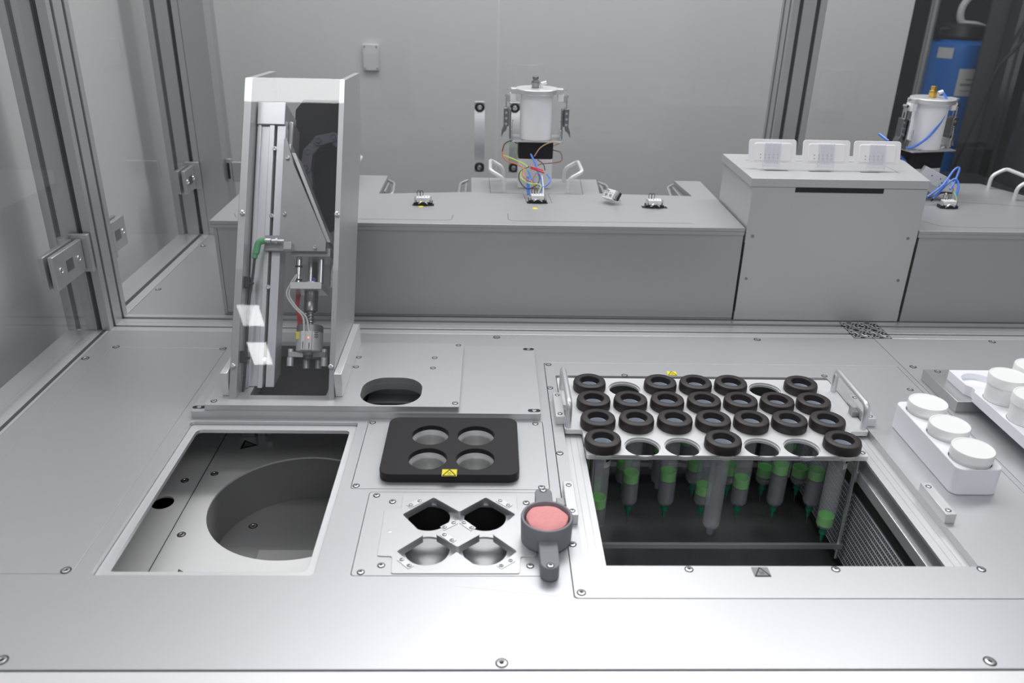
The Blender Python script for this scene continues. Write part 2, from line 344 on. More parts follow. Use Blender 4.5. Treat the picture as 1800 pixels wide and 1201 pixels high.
q = pz(689,722,-.05); b = mbo(o); b.lathe([(.036,-.0895),(.036,-.052),(.033,-.048),(.027,-.048),(.024,-.054),(.024,-.0895)], 40, (q.x,q.y-.012,0)); b.build('port_ring', 'binwall', t)
# ================================================================ heater block
o = (-.05,1.02,0)
t = thing('inset_panel', 'thin aluminium panel with corner screws under the black heating block', 'panel', o)
HC = [(-.084,1.0475),(-.0165,1.0465),(-.0835,.9835),(-.0165,.9835)]
mbo(o).prism(rect(-.1838,.0858,.9292,1.1118,.004), -.006, 0, [circ(x,y,.0262) for x,y in HC]).build('plate', 'deck2', t, .0003)
spx(t, [(655,743),(941,745),(626,854),(952,857)], 0, .0038, o)
o = (-.0505,1.03,0)
t = thing('heating_block', 'black rounded square block with four round silver wells', 'heating block', o)
mbo(o).prism(rect(-.1485,.0455,.9435,1.0990,.016), .0003, .0135, [circ(x,y,.0272) for x,y in HC]).build('block', 'blackplate', t, .0012)
for x, y in HC:
    mbo(o).lathe([(.0270,.0062),(.0266,.0062),(.0234,.0006),(.0234,-.001)], 40, (x,y,0)).build('chamfer_rim', 'lite', t)
    w = mbo(o).lathe([(.0233,.0004),(.0228,-.001),(.0224,-.036),(.0224,-.0365),(0,-.0365),], 40, (x,y,0)).build('well', 'wellm', t)
    mbo(o).lathe([(0,-.0362),(.002,-.0362),(.002,-.033),(0,-.032)], 12, (x,y,0)).build('centre_pin', 'steel', w)
q = pz(790,831.5,.0135); warn_label(t, q.x-o[0], q.y-o[1], .0135, .0205, .0165)
# ================================================================ nest panel (diamond pocket)
o = (-.04,.838,0)
t = thing('nest_panel', 'aluminium panel with a zigzag pocket over four round holes', 'panel', o)
z3 = lambda a,c: (lambda p: (p.x,p.y))(pz(610+a/3.874, 720+c/3.874, .0012))
cov = [(378,590),(1155,590),(1160,685),(1290,690),(1292,1000),(1182,1002),(1176,1116),(300,1116),(306,1000),(205,996),(255,685),(370,678)]
pk = [(378,714),(590,598),(765,697),(945,598),(1147,714),(990,850),(1158,966),(985,1097),(920,1097),(747,968),(570,1097),(500,1097),(338,966),(522,855)]
isl = [(603,850),(755,748),(908,850),(752,937)]
cw = rpoly([z3(*p) for p in cov], .003); pw = rpoly([z3(*p) for p in pk], .003); iw = rpoly([z3(*p) for p in isl], .003)
mbo(o).prism(rect(-.1568,.0763,.7552,.9208,.004), -.004, 0, [pw]).build('plate', 'deck2', t, .0003)
mbo(o).prism(cw, .0002, .0012, [pw]).build('cover_plate', 'lite2', t, .0003)
mbo(o).prism(rpoly([z3(*p) for p in pk], .0031), -.0095, .0002, [pw]) if False else None
NC = [(-.0745,.878),(-.0015,.878),(-.0725,.8115),(-.0015,.8115)]
b = mbo(o); b.prism(rect(-.1275,.0515,.7665,.9115), -.0095, -.0042, [pw]); b.build('pocket_wall', 'lite2', t)
b = mbo(o); b.prism(rect(-.1275,.0515,.7665,.9115), -.0125, -.0095, [circ(x,y,.0275) for x,y in NC]); b.build('pocket_floor', 'lite2', t)
b = mbo(o); b.prism(iw, -.0095, .0012); b.build('centre_block', 'lite2', t, .0003)
b = mbo(o); b.box(-.12,.05,.77,.862,-.034,-.030); b.build('support', 'prof', t)
b = mbo(o); b.box(-.125,.05,.767,.912,-.085,-.08); b.box(-.125,.05,.908,.912,-.08,-.013); b.box(-.128,-.125,.767,.912,-.085,-.013); b.box(.049,.052,.767,.912,-.085,-.013); b.build('well_box', 'black', t)
for a, c, an in ((465,640,32),(1070,640,-35),(695,790,32),(822,792,-38),(688,875,-38),(398,1046,-38),(1082,1050,32)):
    x, y = z3(a,c); p = MB(Matrix.Translation((x-o[0],y-o[1],.0012)) @ Matrix.Rotation(math.radians(an*1.25),4,'Z')); p.box(-.011,.011,-.0045,.0045,0,.0008)
    pl = p.build('locating_plate', 'lite', t, .0002); pl.location = (0,0,0)
    for k in (-1,1): screw(pl, x-o[0]+k*.0072*math.cos(math.radians(an*1.25)), y-o[1]+k*.0072*math.sin(math.radians(an*1.25)), .002, .0022)
spx(t, [(662,871),(690,882),(925,884),(685,935),(634,1006),(670,994),(932,995)], .0002, .0036, o)
# ================================================================ rack panel
RL, RR = .1195, .5955
o = (.42,1.02,0)
t = thing('rack_panel', 'aluminium deck panel around the deep rectangular opening for the rack', 'panel', o)
mbo(o).prism(rect(.1015,.7445,.7185,1.3205,.005), -.012, 0, [rect(RL-.0015,RR+.0015,.7735,1.272,.003)]).build('plate', 'deck2', t, .0003)
mbo(o).box(RL-.0015,.1465,.7725,1.272,-.016,-.0115).build('ledge', 'lite', t, .0003); mbo(o).box(.5655,RR+.0015,.7725,1.272,-.016,-.0115).build('ledge', 'lite', t, .0003)
for xx in (.1275,.1375,.5765,.5865): mbo(o).box(xx,xx+.0006,.7735,1.271,-.0115,-.0112).build('ledge_line', 'prof', t)
spx(t, [(1022,1042),(1211,1001),(1469,1001),(1725,1001),(984,797),(1006,957),(967,682),(964,641),(1098,660),(1449,661),(1600,685)], 0, .0042, o)
warn = pz(1181,657,0); warn_label(t, warn.x-o[0], warn.y-o[1], .0002, .0165, .016)
warn = pz(1338,1006,0); warn_label(t, warn.x-o[0], warn.y-o[1], .0002, .020, .0165, 'greylabel')
def clamp_block(x, y0, y1, side, label):
    o = (x,(y0+y1)/2,0); t = thing('clamp_block', label, 'block', o, 'clamp blocks beside the rack opening')
    L = y1-y0; MB().box(-.007,.007,-L/2,L/2,.0002,.0145).build('body', 'lite', t, .0005)
    for k in (-1,1): screw(t, 0, k*(L/2-.009), .0145, .0030)
    s = side
    if s: MB().box(min(s*.007,s*.018),max(s*.007,s*.018),-.009,.007,.001,.009).build('lug', 'grey_al', t, .0005)
clamp_block(.1135, 1.103, 1.182, 1, 'small aluminium clamp block on the deck beside the left rack handle')
clamp_block(.1105, .853, .928, -1, 'small aluminium clamp block right of the sponge cup')
clamp_block(.6045, 1.103, 1.182, -1, 'small aluminium clamp block on the deck beside the right rack handle')
clamp_block(.6035, .8575, .929, 0, 'small aluminium clamp block before the white block of three jars')
# chamber below
o = (.36,1.02,-.012)
t = thing('cooling_chamber', 'dark steel chamber sunk below the syringe rack', 'chamber', o)
X0,X1,Y0,Y1,ZF = .10,.625,.74,1.30,-.225
b = mbo(o); b.box(X0,X1,Y0,Y1,ZF-.004,ZF); b.box(X0,X1,Y1,Y1+.004,ZF,-.0125); b.box(X0-.004,X0,Y0,Y1,ZF,-.0125); b.box(X0,X1,Y0-.004,Y0,ZF,-.0125); b.box(X1,X1+.004,Y0,Y1,ZF,-.0125); b.build('shell', 'chamber', t)
b = mbo(o); b.box(X0+.01,X1-.01,Y1-.012,Y1-.001,-.214,-.196); b.box(X0+.01,X1-.01,Y1-.008,Y1-.001,-.19,-.14); b.build('rear_panel', 'dsteel', t, .001)
mbo(o).box(.5665,.571,.745,1.295,-.036,-.0165).build('side_wall', 'prof', t, .0005); mbo(o).box(.5625,.575,.745,1.295,-.054,-.0362).build('side_ledge', 'rail', t, .0008)
hx = MB(Matrix.Translation((.567-o[0],1.02-o[1],-.0545-o[2]))); hx.box(0,.012,-.27,.27,-.165,0); hp = hx.build('heat_exchanger', 'black', t, .001)
b = MB(Matrix.Translation((.567-o[0],1.02-o[1],-.0545-o[2]))); b.box(-.0006,0,-.24,.22,-.150,-.022); b.build('mesh', 'finmesh', hp)
b = MB(Matrix.Translation((.567-o[0],1.02-o[1],-.0545-o[2])))
for k in range(14): z = -.025-k*.0094; b.box(-.0016,-.0004,-.24,.22,z-.0007,z+.0007)
for k in range(14):
    z = -.025-k*.0094
    for j in range(0,92): y = -.238+j*.005; b.box(-.0012,-.0004,y,y+.0012,z-.006,z-.0032) if k < 13 else None
b.build('fin', 'fin', hp)
# ================================================================ syringe rack
PX, PY = .172, 1.0405; SX, SYY = .06015, .0611
def slot(c, r): return (PX+SX*c, PY+SYY*r)
o = (.36,1.02,0)
rk = thing('syringe_rack', 'pale aluminium syringe rack plate with two side handles hanging in the opening', 'rack', o)
holes = [circ(*slot(c,r), .0268, 36) for c in range(7) for r in range(4)]
hin = [circ(*slot(c,r), .0252, 36) for c in range(7) for r in range(4)]
out = rpoly([(.1465,1.0165),(.5655,1.0165),(.5655,1.088),(RR,1.088),(RR,1.2625),(RL,1.2625),(RL,1.088),(.1465,1.088)], .004)
mbo(o).prism(out, -.0035, 0, holes).build('top_plate', 'white_al', rk, .0003)
mbo(o).prism(out, -.0075, -.0035, hin).build('lower_plate', 'white_al', rk)
for x in (.131,.583):
    for y in (1.10,1.25): mbo(o).cyl(.004,-.0114,-.0076,(x,y,0)).build('rest_pad', 'dsteel', rk)
def u_handle(par, x, y0, y1, h, lean=0, r=.0038, mname='rail', z=0, org=(0,0,0), name='handle'):
    pts = [(x,y0,z),(x,y0,z+h*.55 if lean else z+h),(x+lean,y0,z+h),(x+lean,y1,z+h),(x,y1,z+h*.55 if lean else z+h),(x,y1,z)]
    if not lean: pts = [(x,y0,z),(x,y0,z+h),(x,y1,z+h),(x,y1,z)]
    pts = [Vector(p)-Vector(org) for p in pts]; return MB().tube(fillet(pts, .012 if not lean else .011), r, 14).build(name, mname, par)
u_handle(rk, .1255, 1.098, 1.222, .040, r=.0050, org=o); u_handle(rk, .5895, 1.098, 1.222, .040, r=.0050, org=o)
for x in (.1575,.5555):
    for y in (1.027,1.252): b = mbo(o); b.lathe([(0,-.0076),(.0042,-.0076),(.0042,-.176),(.0026,-.178),(.0026,-.196),(0,-.197)], 14, (x,y,0)); b.build('leg', 'steel', rk)
for yb in (1.0205,1.250): mbo(o).box(.153,.560,yb,yb+.005,-.174,-.165).build('lower_bar', 'prof', rk, .0004)
q = pz(1041,793,0); screw(rk, q.x, q.y, 0, .0034, o); q = pz(1516,796,0); screw(rk, q.x, q.y, 0, .0034, o)
# ---- syringes
ST = {}
def piston_at(par, z, full):
    if 'p' not in ST:
        b = MB(); b.lathe([(.0122,.009),(.0112,.009),(.0108,-.004),(0,-.007)], 28); b.lathe([(.0122,.009),(.0125,.006),(.0118,.003),(.0124,0),(.0118,-.003),(.0124,-.007),(.008,-.0095),(0,-.0105)], 28)
        ST['p'] = b.build('piston', 'piston', par).data; o = [c for c in par.children if c.data == ST['p']][0]
    else: o = bpy.data.objects.new('piston', ST['p']); COL.objects.link(o); o.parent = par
    o.location = (0,0,z)
    if full and z > -.125:
        b = MB(); b.lathe([(0,z-.012),(.0122,z-.0105),(.0122,-.137),(.006,-.1455),(0,-.1465)], 24); b.build('gel', 'gel', par)
def syringe(c, r, piston, tip, label):
    x, y = slot(c, r); s = thing('syringe', label, 'syringe', (x,y,0), 'syringes with black collars standing in the rack')
    def put(key, name, mk, mname, par):
        if key not in ST:
            ob = mk().build(name, mname, par); ST[key] = ob.data; return ob
        ob = bpy.data.objects.new(name, ST[key]); COL.objects.link(ob); ob.parent = par; return ob
    col = put('c', 'collar', lambda: MB().lathe([(.0150,.0002),(.0262,.0002),(.0275,.0012),(.0275,.0105),(.0262,.0148),(.0240,.0162),(.0172,.0162),(.0160,.0152),(.0158,.0085),(.0150,.0060),(.0150,.0002)], 44), 'rubber', s)
    col.rotation_euler = (0,0,random.random()*6)
    put('i', 'inner_rim', lambda: MB().lathe([(.0157,.0050),(.0147,.0056),(.0138,.0052),(.0122,.0010),(.0121,-.001)], 32), 'cup', s)
    put('b', 'barrel', lambda: MB().lathe([(.0138,.0045),(.0136,0),(.0135,-.138),(.0115,-.1435),(.0062,-.1475),(.0050,-.1495),(.0050,-.1585)], 32), 'barrel', s)
    if piston is not None: piston_at(s, piston, True)
    if tip:
        tp = put('t', 'tip', lambda: MB().lathe([(.0056,-.150),(.0058,-.158),(.0052,-.1582),(.0032,-.162),(.0026,-.170),(.0009,-.1735),(0,-.1737)], 18), 'tip', s)
        put('n', 'needle', lambda: MB().tube([(0,0,-.173),(0,0,-.180),(.0006,0,-.186)], .0005, 6), 'dsteel', tp)
    return s
RN = ['front row', 'second row', 'third row', 'back row']
CN = ['first', 'second', 'third', 'fourth', 'fifth', 'sixth', 'seventh']
FILL = {(0,0):(-.100,0),(3,0):(None,0),(6,0):(-.132,1),
 (0,1):(-.11,1),(1,1):(-.095,1),(2,1):(-.091,1),(3,1):(-.118,1),(4,1):(-.104,1),(5,1):(-.077,1),(6,1):(-.088,1),
 (0,2):(-.12,1),(1,2):(-.11,1),(2,2):(-.078,0),(3,2):(-.112,1),(4,2):(-.120,1),(5,2):(-.124,1),(6,2):(-.124,1),
 (0,3):(-.11,0),(2,3):(-.085,0),(3,3):(-.10,0),(4,3):(-.11,1),(6,3):(-.12,1)}
for (c, r), (pi, tp) in sorted(FILL.items()):
    what = 'empty syringe without piston' if pi is None else ('syringe with needle' if tp else 'syringe without needle')
    s = syringe(c, r, pi, tp, f'black-collared {what}, {RN[r]} of the rack, {CN[c]} place from the left')
    if r == 0 and c in (0,6):
        b = MB(); b.lathe([(.0139,-.030),(.0139,-.012)], 14, a0=-1.4, a1=-.2); b.mi = 1
        b.lathe([(.0140,-.020),(.0140,-.014)], 8, a0=-1.2, a1=-.5); b.build('label', ('paper','ink'), s)
# ================================================================ sponge cup
o = (.0748,.8245,.0012)
t = thing('sponge_holder', 'grey plastic cup holder with two screwed arms beside the nest panel', 'holder', o)
def arm(y0, y1):
    r = .0112; n = 10; pts = [(r*math.cos(math.pi*i/n), y1-r+r*math.sin(math.pi*i/n)) for i in range(n+1)]+[(-r,y0),(r,y0)]; return pts
b = MB(); b.prism([(x,y) for x,y in arm(.02,.0805)], 0, .0185); b.build('arm', 'grey', t, .0008)
b = MB(); b.prism([(x,-y) for x,y in arm(.02,.0805)][::-1], 0, .0185); b.build('arm', 'grey', t, .0008)
MB().lathe([(0,.001),(.0314,.001),(.0324,.0315),(.0316,.0330),(.0292,.0330),(.0284,.0312),(.0278,.020),(0,.020)], 56).build('cup', 'grey', t)
screw(t, 0, .0745, .0186, .0036); screw(t, 0, -.0745, .0186, .0036)
b = MB(); n = 40; rings = []
rs = [1,1,.97,.85,.6,.3]; zs = [.0202,.0265,.0295,.0315,.0326,.0330]
for rr, zz in zip(rs, zs): rings.append([b.v((.0262*rr*(1+.035*math.sin(3*a+1)+.02*math.sin(7*a))*math.cos(a), .0262*rr*(1+.03*math.sin(3*a+1))*math.sin(a), zz+.0006*math.sin(5*a+rr*9))) for a in [2*math.pi*i/n for i in range(n)]])
for A, B2 in zip(rings, rings[1:]):
    for i in range(n): b.f([A[i],A[(i+1)%n],B2[(i+1)%n],B2[i]])
b.f(rings[-1])
sp = b.build('sponge', 'sponge'); sp.location = o; tag(sp, 'round pink sponge resting in the grey cup', 'sponge')
# ================================================================ jar block, three jars
def jar(x, y, z, h, r, label, grp, lidh=.014):
    s = thing('jar', label, 'jar', (x,y,z), grp)
    MB().lathe([(0,.0002),(r*.90,.0002),(r*.93,.002),(r*.93,h-lidh+.001),(0,h-lidh+.001)], 48).build('body', 'jar', s)
    MB().lathe([(r*.90,h-lidh),(r,h-lidh),(r*1.0,h-.0015),(r*.975,h),(r*.90,h),(r*.88,h-.0006),(0,h-.0006)], 48).build('lid', 'jar', s)
    return s
JC = [(.6715,1.080),(.6712,1.0145),(.6705,.9495)]
o = (.6710,1.017,0)
t = thing('jar_block', 'rounded white plastic block holding three lidded jars in a line', 'block', o)
mbo(o).prism(rect(.6385,.7035,.9205,1.112,.011), .0003, .0415, [circ(x,y,.0277) for x,y in JC]).build('body', 'tray', t, .0015, segs=3)
for x, y in JC: mbo(o).cyl(.0276, .0255, .0297, (x,y,0)).build('pocket_floor', 'tray', t)
for (x, y), n in zip(JC, ('rear', 'middle', 'front')): jar(x, y, .030, .0285, .0282, f'white lidded jar, {n} one of the three in the white block', 'jars in the white block', .0125)
# ================================================================ right tray on aluminium block
o = (.90,1.21,0)
t = thing('support_block', 'grey aluminium block under the white tray at the right edge', 'block', o)
mbo(o).box(.7640,1.10,1.1515,1.2685,.0003,.020).build('body', 'grey_al', t, .0007)
q = pz(1648,653,.02); screw(t, q.x, q.y, .02, .0042, o); t.children[0].data.materials[0] = M['prof']
o = (.88,1.06,.02)
TC = [(.8115,1.194),(.8185,1.128),(.8185,1.062),(.8185,.996),(.880,1.162),(.880,1.096),(.880,1.030),(.880,.964)]
t = thing('jar_tray', 'white plastic jar tray on the grey block with one empty pocket', 'tray', o)
tr = rpoly([(.7885,.86),(.99,.86),(.99,1.232),(.7865,1.232),(.7865,1.177),(.7930,1.168),(.7930,1.160),(.7875,1.152)], .002)
tr = [(x,y) for x,y in tr]
for x, y in [(.8115,1.194)]+TC[1:]: mbo(o).cyl(.0256 if y > 1.18 and x < .82 else .0271, .0225, .0268, (.8165 if y > 1.18 and x < .82 else x,y,0)).build('pocket_floor', 'tray', t)
mbo(o).prism(tr, .0203, .0375, [circ(x,y,.0272) for x,y in TC if x > .818 and y<1.22] + [circ(.8165,1.194,.0255)]).build('top', 'tray', t, .0006)
for i, (x, y, n) in enumerate([(.8185,1.128,'left column, uncut by the picture edge'),(.8185,1.062,'left column, cut by the right picture edge'),(.880,1.162,'rearmost, cut by the right picture edge')]):
    jar(x, y, .0272, .054, .0285, f'tall white jar on the tray, {n}', 'tall jars in the tray', .015)
# ================================================================ gripper tower (leaning back)
BP = Vector((0,1.137,.022)); WV = Vector((0,.536,.844)).normalized(); NV = Vector((0,.844,-.536)).normalized()
TT = Matrix(((1,NV.x,WV.x,0),(0,NV.y,WV.y,0),(0,NV.z,WV.z,0),(0,0,0,1)))      # local x, v (into the tower), w (up the slope)
o = (-.323,1.24,.022); tw = thing('gripper_tower', 'leaning aluminium gripper tower with clear front cover and linear axis', 'gripper tower', o)
TM = Matrix.Translation(Vector((0,BP.y,BP.z))-Vector(o)) @ TT
def tb(): return MB(TM)
def tbox(b, x0, x1, v0, v1, w1):
    """bar up the slope whose foot is cut level with the plate"""
    a = [b.v(p) for p in ((x0,v0,v0*.635+.001),(x1,v0,v0*.635+.001),(x1,v1,v1*.635+.001),(x0,v1,v1*.635+.001),(x0,v0,w1),(x1,v0,w1),(x1,v1,w1),(x0,v1,w1))]
    for q in ((3,2,1,0),(4,5,6,7),(0,1,5,4),(1,2,6,5),(2,3,7,6),(3,0,4,7)): b.f([a[i] for i in q])
def side(x0, x1, name):
    P = [(1.137,.022),(1.335,.022),(1.365,.066),(1.457,.206),(1.560,.348),(1.578,.463),(1.420,.470)]
    b = mbo(o); A = [b.v((x0,*p)) for p in P]; B = [b.v((x1,*p)) for p in P]; n = len(P); b.f(A); b.f(B[::-1])
    for i in range(n): b.f([A[i],A[(i+1)%n],B[(i+1)%n],B[i]])
    return b.build(name, 'plate_al', tw, .0006)
side(-.4055,-.3935,'side_plate'); side(-.2505,-.2415,'side_plate')
for x0,x1 in ((-.4175,-.4065),(-.2410,-.2290)):
    b = mbo(o); P = [(1.148,.022),(1.345,.022),(1.345,.060),(1.1655,.060),(1.148,.060)]
    b.box(x0,x1,1.147,1.345,.0222,.062); b.build('foot_block', 'lite', tw, .0008)
b = mbo(o); b.box(-.3935,-.2505,1.44,1.575,.4695,.4725); b.build('roof_plate', 'white_al', tw, .0004) if False else b.bm.free()
cv = tb(); cv.prism(rect(-.406,-.241,0,.531,.004), .0, .002) if False else cv.bm.free()
b = MB(TM @ Matrix.Rotation(math.radians(90),4,'X')); b.prism(rect(-.4055,-.2415,.001,.531,.004), .0005, .0028); b.build('front_cover', 'acrylic', tw, .0003)
for x, w in ((-.3985,.300),(-.2465,.300),(-.4005,.052),(-.2475,.052)):
    b = tb(); b.lathe([(0,.0008),(.0040,.0008),(.0040,.0045),(.0028,.0052),(.0018,.0052),(.0018,.0025),(0,.0025)], 18, (x,0,w), (0,-1,0)); b.build('screw', 'steel', tw)
# linear axis profile
b = tb()
tbox(b,-.392,-.362,.034,.075,.462); tbox(b,-.389,-.384,.029,.034,.462); tbox(b,-.370,-.362,.029,.034,.462); tbox(b,-.358,-.344,.032,.07,.462); b.build('axis_profile', 'rail', tw, .0006)
b = tb(); tbox(b,-.362,-.358,.040,.07,.46); b.build('axis_slot', 'groove', tw)
tb().box(-.391,-.345,.028,.105,.463,.502).build('axis_head', 'rail', tw, .0008)
tb().box(-.3445,-.336,.05,.10,.40,.478).build('motor_flange', 'grey_al', tw, .003)
for w in (.421,.305,.185,.066):
    b = tb(); b.lathe([(0,-.001),(.0035,-.001),(.0035,.0056),(.003,.006),(.0018,.006),(.0018,.004),(0,.004)], 16,(-.3605,.034,w),(0,-1,0)); b.build('screw', 'steel', tw)
tb().box(-.3435,-.334,.032,.06,.255,.430).build('carriage', 'lite', tw, .0006)
# triangular bracket
b = tb(); P = [(-.3435,.436),(-.339,.436),(-.326,.392),(-.2675,.262),(-.2675,.244),(-.367,.244),(-.367,.270),(-.3435,.270)]
A = [b.v((x,.022,w)) for x,w in P]; B = [b.v((x,.032,w)) for x,w in P]; n = len(P); b.f(A); b.f(B[::-1])
for i in range(n): b.f([A[i],A[(i+1)%n],B[(i+1)%n],B[i]])
br = b.build('bracket', 'grey_al', tw, .0006)
b = tb(); P = [(-.332,.415),(-.326,.415),(-.262,.262),(-.268,.262)]; A = [b.v((x,.032,w)) for x,w in P]; B = [b.v((x,.085,w)) for x,w in P]; b.f(A); b.f(B[::-1])
for i in range(4): b.f([A[i],A[(i+1)%4],B[(i+1)%4],B[i]])
b.build('bracket_flange', 'prof', br)
for x, w in ((-.336,.402),(-.337,.306),(-.285,.250)):
    b = tb(); b.lathe([(0,0),(.0032,0),(.0032,.0036),(.0028,.004),(.0017,.004),(.0017,.002),(0,.002)], 16,(x,.022,w),(0,-1,0)); b.build('screw', 'steel', br)
# slider
tb().box(-.327,-.262,.034,.095,.238,.252).build('slide_head', 'prof', tw, .0008)
for x, v in ((-.3165,.05),(-.2795,.05),(-.303,.08),(-.266,.08)):
    tb().cyl(.0048,.196,.238,(x,v,0)).build('guide_rod', 'steel', tw)
tb().box(-.327,-.275,.036,.095,.184,.1955).build('slide_plate', 'lite', tw, .0006)
b = tb(); b.lathe([(0,.196),(.0125,.196),(.0125,.200),(.009,.2005),(0,.2005)], 24, (-.297,.062,0)); b.build('boss', 'rail', tw)
tb().box(-.301,-.293,.08,.09,.205,.238).build('sensor_strip', 'black', tw, .001)
b = tb(); b.cyl(.0035,0,.004,(-.297,.079,.208),(0,-1,0),14); b.build('sensor_cap', 'w_blue', tw)
for w in (.2015,.224): b = tb(); b.lathe([(.0049,w-.0012),(.0062,w-.0012),(.0062,w+.0012),(.0049,w+.0012)], 16, (-.3165,.05,0)); b.build('cable_tie', 'black', tw)
CX, CV = -.2965, .062
b = tb(); b.lathe([(0,.184),(.0115,.184),(.0115,.168),(.0108,.167),(.0115,.166),(.0115,.151),(.0085,.148),(.0085,.1475),(.0052,.1475),(.0052,.126)], 24, (CX,CV,0)); b.build('shaft', 'dsteel', tw)
b = tb(); P = [(CX+.0085*math.cos(a*.5), CV+.0085*math.sin(a*.5), .1285+a*.0004) for a in range(0,46)]; b.tube(P, .0006, 6); b.build('spring', 'steel', tw)
gc = tb(); gc.mi = 1; gc.lathe([(0,.127),(.0200,.127),(.0218,.1255),(.0218,.1145)], 40, (CX,CV,0)); gc.mi = 0; gc.lathe([(.0218,.1145),(.0218,.0835),(.019,.0815),(0,.0815)], 40, (CX,CV,0)); g = gc.build('gripper_body', ('white_al','grey_al'), tw, 0)
b = tb(); b.box(-.3055,-.2990,.0375,.046,.0830,.1145); b.box(-.2955,-.2880,.0375,.046,.0830,.1145); b.build('sensor_rail', 'white', g, .0008)
b = tb(); b.lathe([(0,0),(.0011,0),(.0011,.0006),(0,.0008)], 10, (-.2935,.0374,.1035), (0,-1,0)); b.build('led', 'led', g)
b = tb(); b.box(-.3025,-.3015,.0368,.0375,.085,.097); b.box(-.2925,-.2915,.0368,.0375,.085,.095); b.build('sensor_slot', 'ink', g)
b = tb(); b.box(-.3155,-.3095,.0455,.0465,.102,.1145); b.build('warning_label', 'yellow', g)
b = tb()
for k in range(3): b.box(-.2862+k*.0005,-.2790,.0435+.0,.0440,.112-k*.0035,.1132-k*.0035)
b.build('marking', 'ink', g)
tb().lathe([(0,.0812),(.0125,.0812),(.011,.0765),(0,.0765)], 24, (CX,CV,0)).build('gripper_neck', 'dsteel', g)
for a in (200,-22,70,110):
    ca, sa = math.cos(math.radians(a)), math.sin(math.radians(a)); R = Matrix.Translation((CX,CV,0)) @ Matrix.Rotation(math.radians(a),4,'Z')
    b = MB(TM @ R); b.box(.010,.034,-.0045,.0045,.0725,.0815); fg = b.build('finger', 'grey_al', g, .0006)
    b = MB(TM @ R); b.lathe([(0,.086),(.0042,.086),(.0042,.0725),(.0056,.0715),(.0056,.0575),(0,.0575)], 18, (.030,0,0)); b.build('finger_pad', 'rail', fg)
# tubes and cables on the tower
def wire(pts, r, m, par, name='wire', T=None, k=6):
    b = MB(T or TM); b.tube(smooth(pts, k), r, 8); return b.build(name, m, par)
for dx in (0,.004): wire([(-.3185+dx*.6,.045,.210),(-.326+dx,.042,.196),(-.3325+dx,.04,.176),(-.320+dx,.04,.155),(-.3045+dx*1.3,.041,.138),(-.3015+dx*2,.0405,.1145)], .0014, 'w_wh', tw, 'sensor_tube')
for dx in (0,.003,.006): wire([(-.327+dx,.085,.184),(-.3245+dx*.6,.078,.158),(-.3185+dx*.9,.07,.135),(-.3165+dx*.8,.06,.105)], .0013, 'w_red', tw)
b = tb(); b.tube(fillet([(-.3775,.012,.236),(-.3745,.012,.2565),(-.364,.014,.2585)], .006), .0052, 12); b.tube([(-.3795,.012,.2285),(-.3775,.012,.240)], .0042, 12); b.build('cable_plug', 'green', tw)
b = tb(); b.lathe([(.0042,0),(.0042,.012),(.0032,.013),(.0032,.020),(.0052,.020),(.0052,.023),(.0028,.023),(.0028,.033),(0,.033)], 16, (-.3665,.013,.2585), (1,0,-.01)); b.build('sensor', 'steel', tw)
tb().box(-.3335,-.320,.008,.022,.243,.256).build('sensor_bracket', 'prof', tw, .0008)
wire([(-.3795,.012,.230),(-.3815,.014,.200),(-.3850,.014,.165),(-.3855,.013,.120),(-.3860,.014,.075),(-.387,.016,.04),(-.391,.022,.006)], .0022, 'cable', tw, 'cable')
for w in (.188,.067):
    b = tb(); b.box(-.3935,-.3845,.008,.020,w-.008,w+.010); b.box(-.386,-.378,.0095,.0115,w-.003,w+.001); b.build('cable_clip', 'black', tw, .0005)
# drag chain and black shell
b = tb(); P = [(-.351,.372),(-.337,.338),(-.325,.318),(-.280,.318),(-.258,.340),(-.258,.540),(-.268,.560),(-.337,.560),(-.3505,.540)]
# dark enclosure behind the chain
A = [b.v((x,.118,w-.012)) for x,w in P]; B = [b.v((x,.135,w-.012)) for x,w in P]; n = len(P); b.f(A); b.f(B[::-1])
for i in range(n): b.f([A[i],A[(i+1)%n],B[(i+1)%n],B[i]])
b.build('chain_housing', 'matt', tw, .002)
ch = [(-.315,.352),(-.3165,.378),(-.3205,.408),(-.3175,.437),(-.300,.458),(-.275,.465),(-.262,.452)]
for i in range(len(ch)-1):
    (x0,w0),(x1,w1) = ch[i], ch[i+1]; an = math.atan2(w1-w0,x1-x0); L = math.hypot(x1-x0,w1-w0)
    T = TM @ Matrix.Translation((x0,.085+.0015*(i%2),w0)) @ Matrix.Rotation(-an,4,'Y')
    b = MB(T); P = [( .0095*math.cos(a), .0095*math.sin(a)) for a in [math.pi/2+math.pi*k/8 for k in range(9)]]+[(L+.0085*math.cos(a), .0085*math.sin(a)) for a in [-math.pi/2+math.pi*k/8 for k in range(9)]]
    A = [b.v((x,0,z)) for x,z in P]; B = [b.v((x,.022,z)) for x,z in P]; n = len(P); b.f(A); b.f(B[::-1])
    for k in range(n): b.f([A[k],A[(k+1)%n],B[(k+1)%n],B[k]])
    b.lathe([(0,0),(.0048,0),(.0048,.0022),(.0040,.0022),(.0040,.0012),(0,.0012)], 16, (0,0,0), (0,-1,0)); b.build('chain_link', 'chain', tw, .0006)
